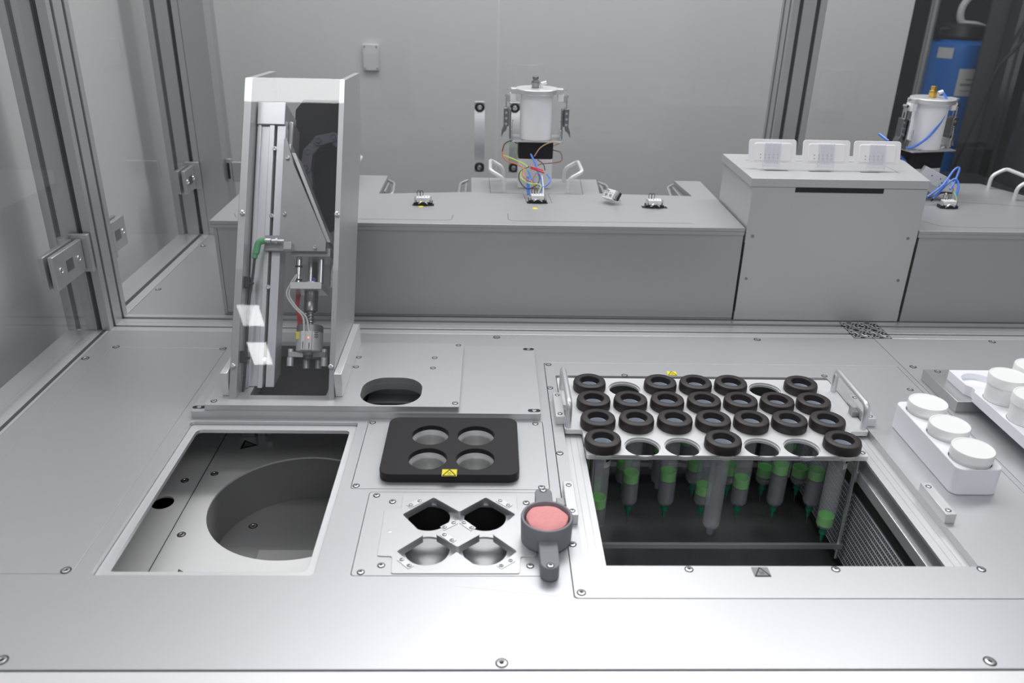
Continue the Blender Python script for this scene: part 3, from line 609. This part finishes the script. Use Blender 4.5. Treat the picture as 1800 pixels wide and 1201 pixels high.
# ================================================================ long rear bench
ZT = .1945; BY = 1.5245
o = (0,1.65,0)
t = bench1 = thing('rear_bench', 'long low brushed aluminium bench behind the cross rail with stepped rear tabs', 'bench', o)
outl = [(-.533,BY),(.4965,BY),(.4965,1.905),(.435,1.905),(.446,1.765),(.243,1.775),(.250,1.905),(-.044,1.905),(-.040,1.772),(-.239,1.745),(-.238,1.910),(-.533,1.910)]
def sh(P, d): return [(x+(d if x < -.5 else (-d if x > .49 else 0)), y+(d if abs(y-BY) < .001 else -d)) for x,y in P]
body = [(-.529,1.5285),(.4965,1.5285),(.4965,1.745),(-.529,1.745)]
mbo(o).prism(body, 0, .1800).build('body', 'bench', t, .0005)
slots = [rect(-.159,-.115,1.652,1.672), rect(.079,.122,1.682,1.702), rect(.319,.372,1.660,1.680)]
mbo(o).prism(outl, ZT-.007, ZT, slots).build('top_plate', 'bench', t, .0006)
mbo(o).prism(outl, ZT-.0140, ZT-.0073, slots).build('under_plate', 'bench', t, .0006)
b = mbo(o); b.box(-.522,-.5215,1.5280,1.5286,.004,.178); b.box(-.522,.4965,1.5280,1.5286,.0035,.0040); b.build('seam', 'hole', t)
def groove(par, pts, o, z=ZT):
    b = mbo(o); P = [Vector((*p,0)) for p in pts]
    for a, c in zip(P, P[1:]):
        d = (c-a).normalized()*.0004; m = Vector((-d.y,d.x,0)); b.prism([tuple((a-m).xy),tuple((c-m).xy),tuple((c+m).xy),tuple((a+m).xy)], z, z+.00015)
    return b.build('panel_groove', 'hole', par)
groove(t, [(-.50,1.575),(-.49,1.55),(-.085,1.55),(-.074,1.556),(-.072,1.590)], o); groove(t, [(.037,1.604),(.037,1.562),(.045,1.553),(.40,1.553)], o)
groove(t, [(-.002,1.905),(.002,1.765),(.073,1.765),(.079,1.690),(.132,1.690),(.128,1.765),(.205,1.765),(.212,1.905)], o)
for x, y in ((.094,1.644),(-.141,1.646)): b = MB(Matrix.Translation((x-o[0],y-o[1],ZT))); b.cyl(.0055,0,.0004); b.build('yellow_dot', 'yellow', t)
for x, y, s in ((-.235,1.84,1),(-.052,1.85,-1),(.256,1.85,1),(.429,1.84,-1)):
    b = mbo(o); b.tube(fillet([(x,y+.05,.188),(x+s*.016,y+.03,.186),(x+s*.018,y-.03,.178),(x+s*.002,y-.05,.172)], .008), .0035, 8); b.box(min(x,x+s*.004),max(x,x+s*.004),y-.045,y+.045,.166,.186); b.build('latch', 'prof', t)
# right bench
o = (1.15,1.7,0)
t = bench2 = thing('rear_bench', 'right hand aluminium bench partly hidden behind the card dispenser box', 'bench', o)
mbo(o).box(.845,1.5,1.5285,1.745,0,.1800).build('body', 'bench', t, .0005)
out2 = [(.8405,BY),(1.5,BY),(1.5,1.70),(1.235,1.79),(1.18,1.925),(.8405,1.925)]
mbo(o).prism(out2, ZT-.007, ZT).build('top_plate', 'bench', t, .0006); mbo(o).prism(out2, ZT-.014, ZT-.0073).build('under_plate', 'bench', t, .0006)
groove(t, [(.86,1.62),(.90,1.56),(.95,1.553),(1.45,1.553)], o); groove(t, [(1.0,1.75),(1.10,1.74),(1.19,1.71)], o)
# ================================================================ card dispenser box
o = (.669,1.636,0)
t = thing('card_dispenser', 'tall grey aluminium box with a dark finger slot under its lid', 'dispenser box', o)
mbo(o).box(.5005,.8395,1.5275,1.742,.0003,.2755).build('body', 'box_al', t, .0006)
lid = [(.4965,1.5260),(.8395,1.5260),(.8720,1.7040),(.866,1.746),(.4965,1.746)]
lidb = MB(Matrix.Translation(-Vector(o))); lidb.prism(lid, .2762, .2925, [rect(.530,.810,1.588,1.692,.004)]); lidb.build('lid', 'box_al', t, .0008)
mbo(o).box(.529,.811,1.587,1.693,.2757,.2905).build('lid_insert', 'box_al', t, .0004)
b = mbo(o); b.box(.545,.590,1.6,1.607,.2903,.2908) ; b.box(.632,.675,1.594,1.604,.2903,.2908); b.box(.735,.772,1.594,1.604,.2903,.2908); b.build('lid_slot', 'dsteel', t)
b = mbo(o); P = rect(.583,.7535,-.01,.0095,.006); b.box(.583,.7535,1.5265,1.5276,.2665,.2758); b.build('finger_slot', 'hole', t, .0)
for xg in (.4990,.8388): mbo(o).box(xg,xg+.0016,1.5268,1.528,.02,.165).build('side_gap', 'hole', t)
for x, z in ((.514,.178),(.822,.178),(.514,.09),(.822,.09)):
    b = mbo(o); b.lathe([(0,0),(.0030,0),(.0030,.0008),(.0012,.001),(0,.0004)], 12, (x,1.5275,z), (0,-1,0)); b.build('screw', 'dsteel', t)
for i, (x, n) in enumerate(((.5575,'left'),(.6650,'middle'),(.7670,'right'))):
    o = (x,1.610,.2925); c = thing('card_holder', f'white rounded card in a clear clip on the box lid, {n} of three', 'card holder', o, 'white cards on the dispenser box')
    lean = Matrix.Translation((0,.004,.030)) @ Matrix.Rotation(math.radians(-16),4,'X'); RX = Matrix.Rotation(math.radians(90),4,'X')
    MB(lean @ RX).prism(rect(-.0470,.0470,-.0185,.0265,.006), -.0015, .0015).build('card', 'card', c, .0005)
    MB(lean @ RX).prism(rect(-.0365,.0365,-.0150,.0190,.004), .0016, .0032).build('card_panel', 'card', c, .0006)
    b = MB(lean @ RX); b.prism(rect(-.017,.015,-.024,.0195,.001), .0034, .0075); cl = b.build('clip', 'clearclip', c, .0006)
    b = MB(); b.box(-.016,.016,-.010,.008,.0004,.0110); b.build('clip_base', 'clearclip', c, .0015)
    b = MB(lean @ RX)
    for k in range(4): b.tube([(-.014+k*.009,-.023,.0078),(-.014+k*.009,.0185,.0078)], .0007, 6)
    b.build('clip_rib', 'clearclip', cl)
    b = MB(lean @ RX)
    for k in range(5):
        for j in range(2): b.lathe([(0,0),(.0011,0),(.0011,.0003),(0,.0003)], 8, (-.024+k*.0085,-.003-j*.0065,.0033))
    b.build('dot', 'greylabel', c)
# ================================================================ connector modules on the bench
def connector(x, y, z, label, rot=None, pins=False):
    c = thing('connector_module', label, 'connector', (x,y,z), 'small terminal connector modules on the benches', rot)
    MB().box(-.019,.019,-.008,.010,.0002,.0065).build('base', 'black', c, .0005)
    MB().box(-.0135,.0135,-.0085,.009,.0066,.0165).build('terminal_block', 'white', c, .0012)
    b = MB()
    for k in (-1,1): b.box(k*.0165-.0012,k*.0165+.0012,-.008,.009,.004,.0145); b.tube(smooth([(k*.009,-.009,.004),(k*.007,-.0125,.007),(k*.003,-.011,.009)],4), .0018, 8)
    b.build('latch', 'steel', c)
    b = MB()
    for k in range(4):
        for j in range(2): b.lathe([(0,0),(.0009,0),(.0009,.0003),(0,.0003)], 8, (-.009+k*.006,-.004+j*.005,.0166))
    b.build('contact_hole', 'ink', c)
    b = MB()
    for k in (0,.006): b.tube(smooth([(-.011+k,.004,.016),(-.0125+k,.004,.024),(-.009+k,.005,.028),(-.006+k,.004,.024),(-.007+k,.004,.017)],5), .0006, 6)
    b.build('wire_loop', 'w_bk', c)
    if pins:
        MB().box(-.0135,.0135,-.0125,-.0087,.004,.0165).build('terminal_face', 'white', c, .0008)
        b = MB(); [b.cyl(.0032,0,.0004,(k*.0065,-.0045,.0166)) for k in (-1,1)]; b.build('wire_entry', 'greylabel', c)
        MB().tube([(.006,0,0),(.007,0,-.02)], .0008, 6).build('pin', 'dsteel', c); MB().tube([(-.006,0,0),(-.007,0,-.02)], .0008, 6).build('pin', 'dsteel', c)
    return c
connector(-.137,1.662,ZT+.0002, 'white terminal connector in the bench, nearest the gripper tower')
connector(.101,1.694,ZT+.0002, 'wired white connector before the middle clamped vessel')
connector(.3445,1.668,ZT+.0002, 'white connector in the bench, next to the card box')
connector(.262,1.700,ZT+.0135, 'white connector lying tilted on the bench with pins out', Vector((-.62,-.52,.58)).to_track_quat('Z','Y').to_euler(), True)
connector(.985,1.700,ZT+.0002, 'wired white connector on the right hand bench')
# ================================================================ carry plates with handles
def carry(par, x, y):
    for s in (-1,1):
        h = (MB().tube(fillet([(0,0,0),(0,0,.030),(s*.030,0,.047),(s*.030,.105,.047),(0,.105,.030),(0,.105,0)], .012), .0043, 14).build('tube_handle', 'white_al', par))
        h.location = Vector((x+s*.0705, y, ZT))-par.location
carry(bench1, .1015, 1.775); carry(bench2, 1.105, 1.775)
h = MB().tube(fillet([(0,0,0),(0,0,.030),(.030,0,.047),(.030,.105,.047),(0,.105,.030),(0,.105,0)], .012), .0043, 14).build('tube_handle', 'white_al', bench1); h.location = Vector((-.325,1.79,ZT))-bench1.location
# ================================================================ clamped vessels
def vessel(loc, rz, label, brass):
    t = thing('clamped_vessel', label, 'vessel', loc, 'clamped white vessels on the rear benches', (0,0,rz)); z0 = 0
    MB().prism(rect(-.038,.038,-.030,.030,.006), .0003, .066).build('column', 'white_al', t, .001)
    MB().prism(rect(-.0385,.0385,-.0305,.0305,.007), .0665, .1035).build('motor_block', 'blackplate', t, .001)
    MB().prism(rect(-.058,.058,-.040,.040,.004), .104, .1065).build('tray_plate', 'prof', t, .0005)
    MB().cyl(.0352,.107,.203, seg=48).build('cylinder', 'ptfe', t)
    b = MB(); b.prism(rect(-.057,.057,-.012,.012,.003), .2035, .213) ; b.build('lid_bar', 'lite', t, .0008)
    MB().lathe([(0,.2032),(.0460,.2032),(.0470,.2045),(.0470,.2125),(.0460,.2135),(0,.2135)], 48).build('lid', 'lite', t)
    for s in (-1,1):
        MB().box(min(s*.0455,s*.058),max(s*.0455,s*.058),-.010,.010,.1865,.2033).build('lug', 'w_lug' if 'w_lug' in M else 'card', t, .0008)
        k = MB(); k.box(min(s*.0585,s*.066),max(s*.0585,s*.066),-.004,.004,.184,.198); k.tube([(s*.066,-.004,.1975),(s*.066,-.004,.170)], .0014, 8); k.tube([(s*.066,.004,.1975),(s*.066,.004,.170)], .0014, 8); k.cyl(.0035,-.006,.006,(s*.066,0,.197),(0,1,0),12); k.build('clamp_hook', 'steel', t)
        k = MB(); k.box(min(s*.060,s*.0715),max(s*.060,s*.0715),-.009,.009,.132,.172); k.box(min(s*.055,s*.0585),max(s*.055,s*.0585),-.012,.012,.1065,.170); k.build('clamp_body', 'dsteel', t, .0015)
        k = MB(); A = [(.063,.136),(.070,.136),(.0755,.122),(.0765,.108),(.071,.119),(.065,.124)]
        a = [k.v((s*x,-.008,z)) for x,z in A]; c = [k.v((s*x,.008,z)) for x,z in A]; n = len(A); k.f(a); k.f(c[::-1])
        for i in range(n): k.f([a[i],a[(i+1)%n],c[(i+1)%n],c[i]])
        k.build('clamp_lever', 'dsteel', t, .0006)
        k = MB()
        for zz in (.138,.150,.162): k.cyl(.0028,0,.0025,(s*.066,-.009,zz),(0,-1,0),12)
        k.build('rivet', 'steel', t)
        k = MB(); k.box(min(s*.051,s*.0555),max(s*.051,s*.0555),-.022,.018,.1066,.128); k.tube(smooth([(s*.053,-.023,.110),(s*.0515,-.023,.122),(s*.053,-.023,.132),(s*.0515,-.023,.150)],4), .0012, 6); k.build('side_bracket', 'steel', t, .001)
        k = MB(); k.lathe([(0,0),(.0028,0),(.0028,.003),(0,.004)], 10, (s*.061,-.004,.210), (s,0,0)); k.build('screw', 'steel', t)
        k = MB(); k.lathe([(0,.1066),(.0024,.1066),(.0024,.109),(0,.1098)], 10, (s*.031,-.030,0)); k.build('screw', 'steel', t)
    b = MB(); b.lathe([(0,.2137),(.0078,.2137),(.0078,.220),(.0085,.221),(.0085,.2285),(.0055,.2295),(.0055,.232),(.0068,.233),(.0068,.237),(.004,.238),(0,.238)], 6 if brass else 18, (-.004,0,0)); b.build('valve', 'brass' if brass else 'dsteel', t, .0004)
    b = MB(); b.cyl(.0035,.2137,.221,(.0085,0,0),None,14); b.tube([(.0085,0,.2225),(.020,0,.2255)], .0042 if brass else .0036, 12); b.build('elbow_fitting', 'white', t)
    return t
v1 = vessel((.1005,1.840,.0), 0, 'white cylinder vessel in toggle clamps, middle of the rear bench', False); v1.location.z = .1945
v2 = vessel((.958,1.81,.1945), math.radians(14), 'white cylinder vessel with brass valve behind the card box', True)
# wires of the middle vessel
def wires(lst, name, label, cat, group=None):
    root = thing(name, label, cat, lst[0][2][0], group); o = Vector(lst[0][2][0])
    for r, m, pts in lst:
        b = MB(Matrix.Translation(-o)); b.tube(smooth(pts, 6), r, 8); b.build('wire', m, root)
    return root
D = lambda x, y, Y: tuple(py(x,y,Y))
W3 = lambda a, c, Y: D(820+a/4.45, 120+c/4.45, Y)
wires([(.0022,'w_blue',[W3(503,672,1.80),W3(535,740,1.78),W3(565,830,1.76),W3(590,900,1.74),W3(560,1030,1.695)]),
 (.0016,'w_blue',[W3(480,800,1.77),W3(520,880,1.74),W3(600,930,1.72),W3(655,880,1.73),W3(630,830,1.75)]),
 (.0035,'w_blue',[W3(480,850,1.745),W3(485,990,1.725)]),
 (.0011,'w_bk',[W3(400,590,1.81),W3(350,568,1.80),W3(300,590,1.79),W3(280,650,1.78)]),
 (.0013,'w_or',[W3(295,590,1.80),W3(278,660,1.79),W3(310,720,1.78),W3(400,755,1.77),W3(445,790,1.75),W3(450,850,1.73),W3(520,895,1.72)]),
 (.0013,'w_yg',[W3(283,680,1.79),W3(340,700,1.78),W3(430,740,1.77),W3(475,775,1.76),W3(430,810,1.75),W3(430,860,1.74),W3(490,900,1.72),W3(580,915,1.71),W3(560,980,1.70)]),
 (.0011,'w_gn',[W3(400,690,1.80),W3(365,610,1.80),W3(325,580,1.80),W3(295,600,1.80)]),
 (.0012,'w_tan',[W3(530,690,1.80),W3(580,620,1.80),W3(660,580,1.80),W3(730,585,1.80),W3(680,608,1.81)]),
 (.0011,'w_br',[W3(675,640,1.81),W3(735,660,1.80),W3(745,720,1.79),W3(690,740,1.78),W3(590,748,1.77),W3(560,760,1.76)]),
 (.0011,'w_bk',[W3(555,715,1.78),W3(600,750,1.77),W3(615,800,1.76)]),
 (.0011,'w_bk',[W3(490,770,1.76),W3(420,810,1.75),W3(415,880,1.74),W3(480,945,1.72),W3(560,900,1.72),W3(570,830,1.74)]),
 (.0017,'w_red',[W3(500,780,1.76),W3(610,820,1.755)]), (.0015,'w_red',[W3(500,770,1.755),W3(600,800,1.75)]),
 (.0012,'w_wh',[W3(590,840,1.75),W3(600,930,1.72),W3(600,990,1.70)]), (.0010,'w_br',[W3(545,820,1.75),W3(520,880,1.73),W3(550,960,1.705)])],
 'wire_bundle', 'tangle of coloured wires and blue tube on the middle connector', 'wires', 'loose wiring at the clamped vessels')
R5 = lambda a, c, Y: D(1530+a/3.004, c/3.004, Y)
wires([(.0026,'w_blue',[R5(385,490,1.80),R5(405,540,1.79),R5(380,630,1.78),R5(310,720,1.77),R5(230,775,1.77),R5(190,780,1.78)]),
 (.0028,'w_blue',[R5(45,708,1.84),R5(95,745,1.82)]),
 (.0028,'w_blue',[R5(160,825,1.80),R5(220,885,1.79),R5(280,915,1.78)]),
 (.0024,'w_blue',[R5(300,1040,1.72),R5(380,980,1.73),R5(440,900,1.76),R5(470,890,1.76),R5(445,960,1.74),R5(420,1000,1.73)]),
 (.0024,'w_blue',[R5(330,1050,1.72),R5(420,960,1.74),R5(455,950,1.74),R5(465,990,1.73),R5(450,1040,1.72)]),
 (.0030,'w_blue',[R5(440,1060,1.705),R5(450,1090,1.70)]),
 (.0014,'w_gn',[R5(440,1015,1.72),R5(452,1040,1.71),R5(455,1075,1.70)]),
 (.0018,'w_wh',[R5(285,890,1.79),R5(310,820,1.80),R5(390,775,1.81)]), (.0014,'w_wh',[R5(175,815,1.82),R5(230,855,1.81),R5(275,880,1.80)]),
 (.0022,'w_bk',[R5(320,1060,1.72),R5(370,1020,1.73),R5(430,1020,1.73)]), (.0016,'w_wh',[R5(400,1020,1.72),R5(398,1075,1.705)])],
 'wire_bundle', 'blue tubes and pale wires looping over the right hand connector', 'wires', 'loose wiring at the clamped vessels')
o = R5(335,945,1.77); b = MB(Matrix.Translation(o) @ Matrix.Rotation(math.radians(-24),4,'Y')); 
t = thing('valve_module', 'white angled valve module with blue tubes left of the right handles', 'valve', o)
MB(Matrix.Rotation(math.radians(24),4,'Y')).box(-.036,.026,-.006,.006,-.012,.016).build('body', 'white', t, .001)
MB(Matrix.Rotation(math.radians(24),4,'Y')).box(-.030,.045,-.010,.004,-.028,-.0125).build('base', 'lite', t, .001)
b = MB(Matrix.Rotation(math.radians(24),4,'Y')); [b.cyl(.0014,0,.0006,(x,-.006,z),(0,-1,0),10) for x,z in ((.010,.006),(.018,.0),(.018,-.008),(-.012,.004))]; b.build('port', 'ink', t)
# ================================================================ enclosure posts, doors and hinges
def post(name, x, y, label, faces, w=.08, d=.08, z0=-.001, z1=1.45, m='prof'):
    """upright extrusion; faces lists the slotted sides"""
    t = thing(name, label, 'post', (x,y,z0), 'upright extruded posts of the enclosure')
    g = .0045; dp = .007; P = []
    def run(p, q, slot):
        p, q = Vector(p), Vector(q); L = (q-p).length; d = (q-p)/L; nrm = Vector((-d.y,d.x)); o = [p]
        if slot:
            for c in (.25,.75): o += [p+d*(L*c-g), p+d*(L*c-g)+nrm*dp, p+d*(L*c+g)+nrm*dp, p+d*(L*c+g)]
        return o
    C = [(0,0),(w,0),(w,d),(0,d)]
    for i, s in enumerate(('f','r','b','l')): P += run(C[i], C[(i+1)%4], s in faces)
    b = MB(); A = [b.v((*p,0)) for p in P]; B = [b.v((*p,z1-z0)) for p in P]; n = len(P)
    for i in range(n):
        e = (P[(i+1)%n]-P[i]).length
        j = b.f([A[i],A[(i+1)%n],B[(i+1)%n],B[i]])
    b.f(A[::-1]); b.f(B); b.build('extrusion', m, t, .0008)
    b = MB()
    for s, (p, q) in dict(f=(C[0],C[1]), r=(C[1],C[2]), l=(C[3],C[0])).items():
        if s in faces:
            p, q = Vector(p), Vector(q); d2 = (q-p).normalized(); nr = Vector((-d2.y,d2.x))
            for c in (.25,.75):
                m0 = p+(q-p)*c+nr*(dp-.0004); b.prism([tuple(m0-d2*g), tuple(m0+d2*g), tuple(m0+d2*g+nr*.0003), tuple(m0-d2*g+nr*.0003)], 0, z1-z0)
    if 'f' in faces or 'r' in faces or 'l' in faces: b.build('slot_strip', 'groove', t)
    return t
post('frame_post', -.7995, 1.443, 'slotted aluminium post at the left end of the cross rail', 'rf')
post('frame_post', -.8000, 2.05, 'grooved aluminium post at the rear left corner behind the far door', 'rf', .078)
post('frame_post', -.7215, 2.051, 'smooth wide aluminium post filling the rear left corner', '', .057, .08)
post('frame_post', .7020, 2.045, 'slotted aluminium post rising behind the card dispenser box', 'fl')
o = (-.77,1.78,0)
t = thing('frame_rail', 'low aluminium rail under the far left glass door', 'rail', o)
mbo(o).box(-.7995,-.7215,1.524,2.049,-.05,.0).build('extrusion', 'rail', t, .0008); mbo(o).box(-.748,-.739,1.524,2.049,0,.0004).build('slot', 'groove', t)
o = (-.77,.9,0)
t = thing('frame_rail', 'low aluminium rail under the near left glass door', 'rail', o)
mbo(o).box(-.7995,-.7215,.2,1.442,-.05,.0).build('extrusion', 'rail', t, .0008); mbo(o).box(-.7330,-.7265,.2,1.442,.0,.0004).build('slot', 'groove', t)
def pane(name, x0, x1, y0, y1, z0, z1, label):
    o = ((x0+x1)/2,(y0+y1)/2,z0); t = thing(name, label, 'glass door', o, 'frameless glass doors of the enclosure'); mbo(o).box(x0,x1,y0,y1,z0,z1).build('pane', 'glass', t, .0004); return t
g1 = pane('glass_door', -.7480,-.7420,.25,1.440,.004,1.42, 'near left clear glass door in front of the left post')
g2 = pane('glass_door', -.7480,-.7420,1.527,2.046,.004,1.42, 'far left clear glass door between the two left posts')
g3 = pane('glass_door', -.660,.0145,2.084,2.090,.004,1.42, 'rear clear glass door behind the gripper tower')
g4 = pane('glass_door', .0195,.7000,2.084,2.090,.004,1.42, 'rear clear glass door behind the middle vessel')
g5 = pane('glass_door', .7840,1.9,2.084,2.090,.004,1.42, 'rear clear glass panel right of the slotted post')
def hinge(y0, y1, z0, z1, label, knuckle):
    o = (-.745,(y0+y1)/2,(z0+z1)/2); t = thing('glass_hinge', label, 'hinge', o, 'glass clamp hinges on the left doors')
    L = (y1-y0)/2; H = (z1-z0)/2
    MB().box(.0035,.0125,-L,L,-H,H).build('inner_plate', 'prof', t, .0015); MB().box(-.0125,-.0035,-L,L,-H,H).build('outer_plate', 'prof', t, .0015)
    MB().box(.0126,.0130,-.012,.012,-.010,.010).build('inset', 'dsteel', t)
    for s in (-1,1): b = MB(); b.lathe([(0,0),(.0062,0),(.0058,.0015),(.0035,.0018),(.0030,.0006),(0,.0006)], 16, (.0125,s*L*.62,0), (1,0,0)); b.build('screw', 'screw', t)
    s = knuckle; b = MB(); b.box(-.010,.024,min(s*L*1.02,s*(L+.010)),max(s*L*1.02,s*(L+.010)),-H*1.1,H*1.25); b.build('mount_plate', 'prof', t, .001)
    MB().cyl(.009,-H,H*1.15,(-.016,s*L*.86,0)).build('knuckle', 'prof', t)
hinge(1.322,1.428,.126,.186, 'large silver glass hinge on the near left door', 1)
hinge(1.536,1.612,.118,.178, 'silver glass hinge just behind the left post', -1)
hinge(1.972,2.038,.125,.182, 'small silver glass hinge on the rear post of the far left door', 1)
o = (-.612,2.075,.162); t = thing('glass_hinge', 'silver hinge plate on the rear door beside the gripper tower', 'hinge', o, 'glass clamp hinges on the left doors')
MB().box(-.038,.038,-.004,.004,-.027,.022).build('inner_plate', 'prof', t, .002); MB().box(-.050,-.038,-.006,.006,-.028,.030).build('mount_plate', 'prof', t, .001); MB().box(-.0485,-.0425,-.0075,-.0062,-.020,.020).build('slot','hole',t)
b = MB(); b.cyl(.0055,0,.002,(-.010,-.004,-.002),(0,-1,0)); b.build('screw','screw',t); MB().box(.010,.020,-.0046,-.0041,-.008,.006).build('inset','dsteel',t)
def door_handle(x, par):
    o = (x,2.070,.258); t = par.children[0]; O2 = Vector(o)-par.location; MBx = MB
    def MB_(): return MBx(Matrix.Translation(O2))
    w = .0125; b = MB_(); n = 20; P = []
    for i in range(n+1):
        u = -1+2*i/n; zz = u*.068; P.append((zz, -.012-.014*(1-u*u)))
    for i in range(n):
        z0, y0 = P[i]; z1, y1 = P[i+1]
        A = [b.v(p) for p in ((-w,y0,z0),(w,y0,z0),(w,y1,z1),(-w,y1,z1))]; B2 = [b.v(p) for p in ((-w,y0+.005,z0),(w,y0+.005,z0),(w,y1+.005,z1),(-w,y1+.005,z1))]
        b.f(A); b.f(B2[::-1]); b.f([A[0],A[1],B2[1],B2[0]]); b.f([A[2],A[3],B2[3],B2[2]]); b.f([A[1],A[2],B2[2],B2[1]]); b.f([A[3],A[0],B2[0],B2[3]])
    bmesh.ops.remove_doubles(b.bm, verts=b.bm.verts, dist=1e-5); b.build('door_handle', 'lite', par); t = par.children[-1]; t = [c for c in par.children if c.name.startswith('door_handle')][0]
    for s in (-1,1):
        MB_().box(-w,w,-.012,.013,min(s*.062,s*.086),max(s*.062,s*.086)).build('end_block', 'prof', t, .001)
        k = MB_(); k.lathe([(.0062,0),(.0115,0),(.0118,.003),(.0085,.0045),(.0062,.003)], 24, (0,-.012,s*.0735), (0,-1,0)); k.build('rubber_ring', 'black', t)
        k = MB_(); k.lathe([(0,.0005),(.006,.0005),(.0058,.004),(.003,.005),(0,.005)], 20, (0,-.012,s*.0735), (0,-1,0)); k.build('bolt', 'steel', t)
    MB_().box(-w+.0015,w-.0015,-.0245,-.0225,-.034,-.028).build('ridge', 'steel', t) if False else None
door_handle(-.0265, g3); door_handle(.0595, g4)
o = tuple(py(652,101,2.595)); b = MB(); b.box(-.024,.024,-.003,.004,-.038,.038); pl = b.build('wall_plate', 'wall', None, .002); pl.location = (o[0],2.5945,o[2]); tag(pl, 'small white screwed plate on the wall behind the glass', 'plate')
for sx in (-1,1):
    for sz in (-1,1): k = MB(); k.cyl(.0028,0,.001,(sx*.018,-.003,sz*.031),(0,-1,0),10); k.build('screw', 'greylabel', pl)
# ================================================================ room beyond, right
def bgo(ob, label, cat, loc=None, group=None): tag(ob, label, cat, group); return ob
c = py(1672,160,3.0); 
t = thing('tank', 'tall blue cylindrical tank with pale labels behind the glass', 'tank', (1.63,3.0,-.9))
MB().lathe([(0,0),(.110,0),(.112,.02),(.112,1.305),(.104,1.335),(.085,1.348),(0,1.348)], 48).build('body', 'blue', t)
b = MB(); b.lathe([(0,1.3485),(.08,1.3485),(.085,1.36),(.075,1.395),(.03,1.405),(0,1.405)], 32); b.box(-.10,-.03,-.05,.02,1.356,1.386); b.build('head', 'black', t, .004)
def curved(par, z0, z1, a0, a1, m, name='label', r=.1125):
    b = MB(); b.lathe([(r,z0),(r,z1)], 12, a0=math.radians(a0), a1=math.radians(a1)); return b.build(name, m, par)
curved(t, 1.290, 1.325, -148, -122, 'paper'); lb = curved(t, 1.17, 1.26, -106, -60, 'paper')
curved(lb, 1.222, 1.228, -92, -66, 'greylabel', 'text_line', .1128); curved(lb, 1.204, 1.212, -100, -64, 'greylabel', 'text_line', .1128); curved(lb, 1.186, 1.189, -98, -70, 'greylabel', 'text_line', .1128)
b = MB(); b.tube(smooth([(.095,-.03,1.375),(.03,-.04,1.395),(-.02,-.03,1.403),(-.03,-.03,1.45),(.0,-.03,1.50),(.04,-.03,1.56),(.05,-.03,1.75)],6), .012, 10); b.build('hose', 'w_wh', t)
k = MB(Matrix.Translation((1.47,2.9,-.9))); k.cyl(.014,0,2.4,(0,0,0)); k = bgo(k.build('tube_post', 'prof'), 'thin round metal post left of the blue tank', 'post')
for xx, lb, w in ((1.675,'grey slotted frame post right of the blue tank',.045),(1.755,'grey slotted frame post at the far right behind the glass',.045)):
    k = MB(); k.box(xx-w/2,xx-.006,2.72,2.77,-.9,1.6); k.box(xx+.006,xx+w/2,2.72,2.77,-.9,1.6); k.box(xx-.006,xx+.006,2.73,2.77,-.9,1.6); bgo(k.build('frame_post', 'dsteel'), lb, 'post', group='frame posts beyond the glass')
k = MB(); k.box(1.60,2.6,2.79,2.80,-.9,1.6); bgo(k.build('machine_panel', 'darkwall'), 'dark panel behind the far right frame posts', 'panel')
k = MB(); k.tube(smooth([(1.71,2.68,.56),(1.66,2.70,.45),(1.62,2.71,.38),(1.60,2.72,.25),(1.57,2.74,.05)],6), .006, 8); bgo(k.build('cable', 'w_bk'), 'thick black cable hanging across the blue tank', 'cable')
k = MB(Matrix.Translation((1.20,3.3,-.9))); k.box(0,.42,0,.4,0,1.12); k.box(.02,.16,-.02,0,.95,.98); k.box(.02,.16,-.02,0,.88,.90); bgo(k.build('cabinet', 'darkwall', bevel=.01), 'dark cabinet standing below and behind the blue tank', 'cabinet')
k = MB(Matrix.Translation((1.74,2.38,.06))); k.lathe([(0,-.95),(.20,-.95),(.20,.0),(.19,.16),(.14,.225),(0,.235)], 32); bgo(k.build('covered_machine', 'black'), 'black rounded machine cover outside the glass at far right', 'machine cover')
k = MB(Matrix.Translation((1.30,2.30,-.9))); k.box(-.25,.22,-.12,.2,0,1.00); bgo(k.build('side_table', 'black', bevel=.03), 'black bench surface outside the glass behind the right handles', 'bench')
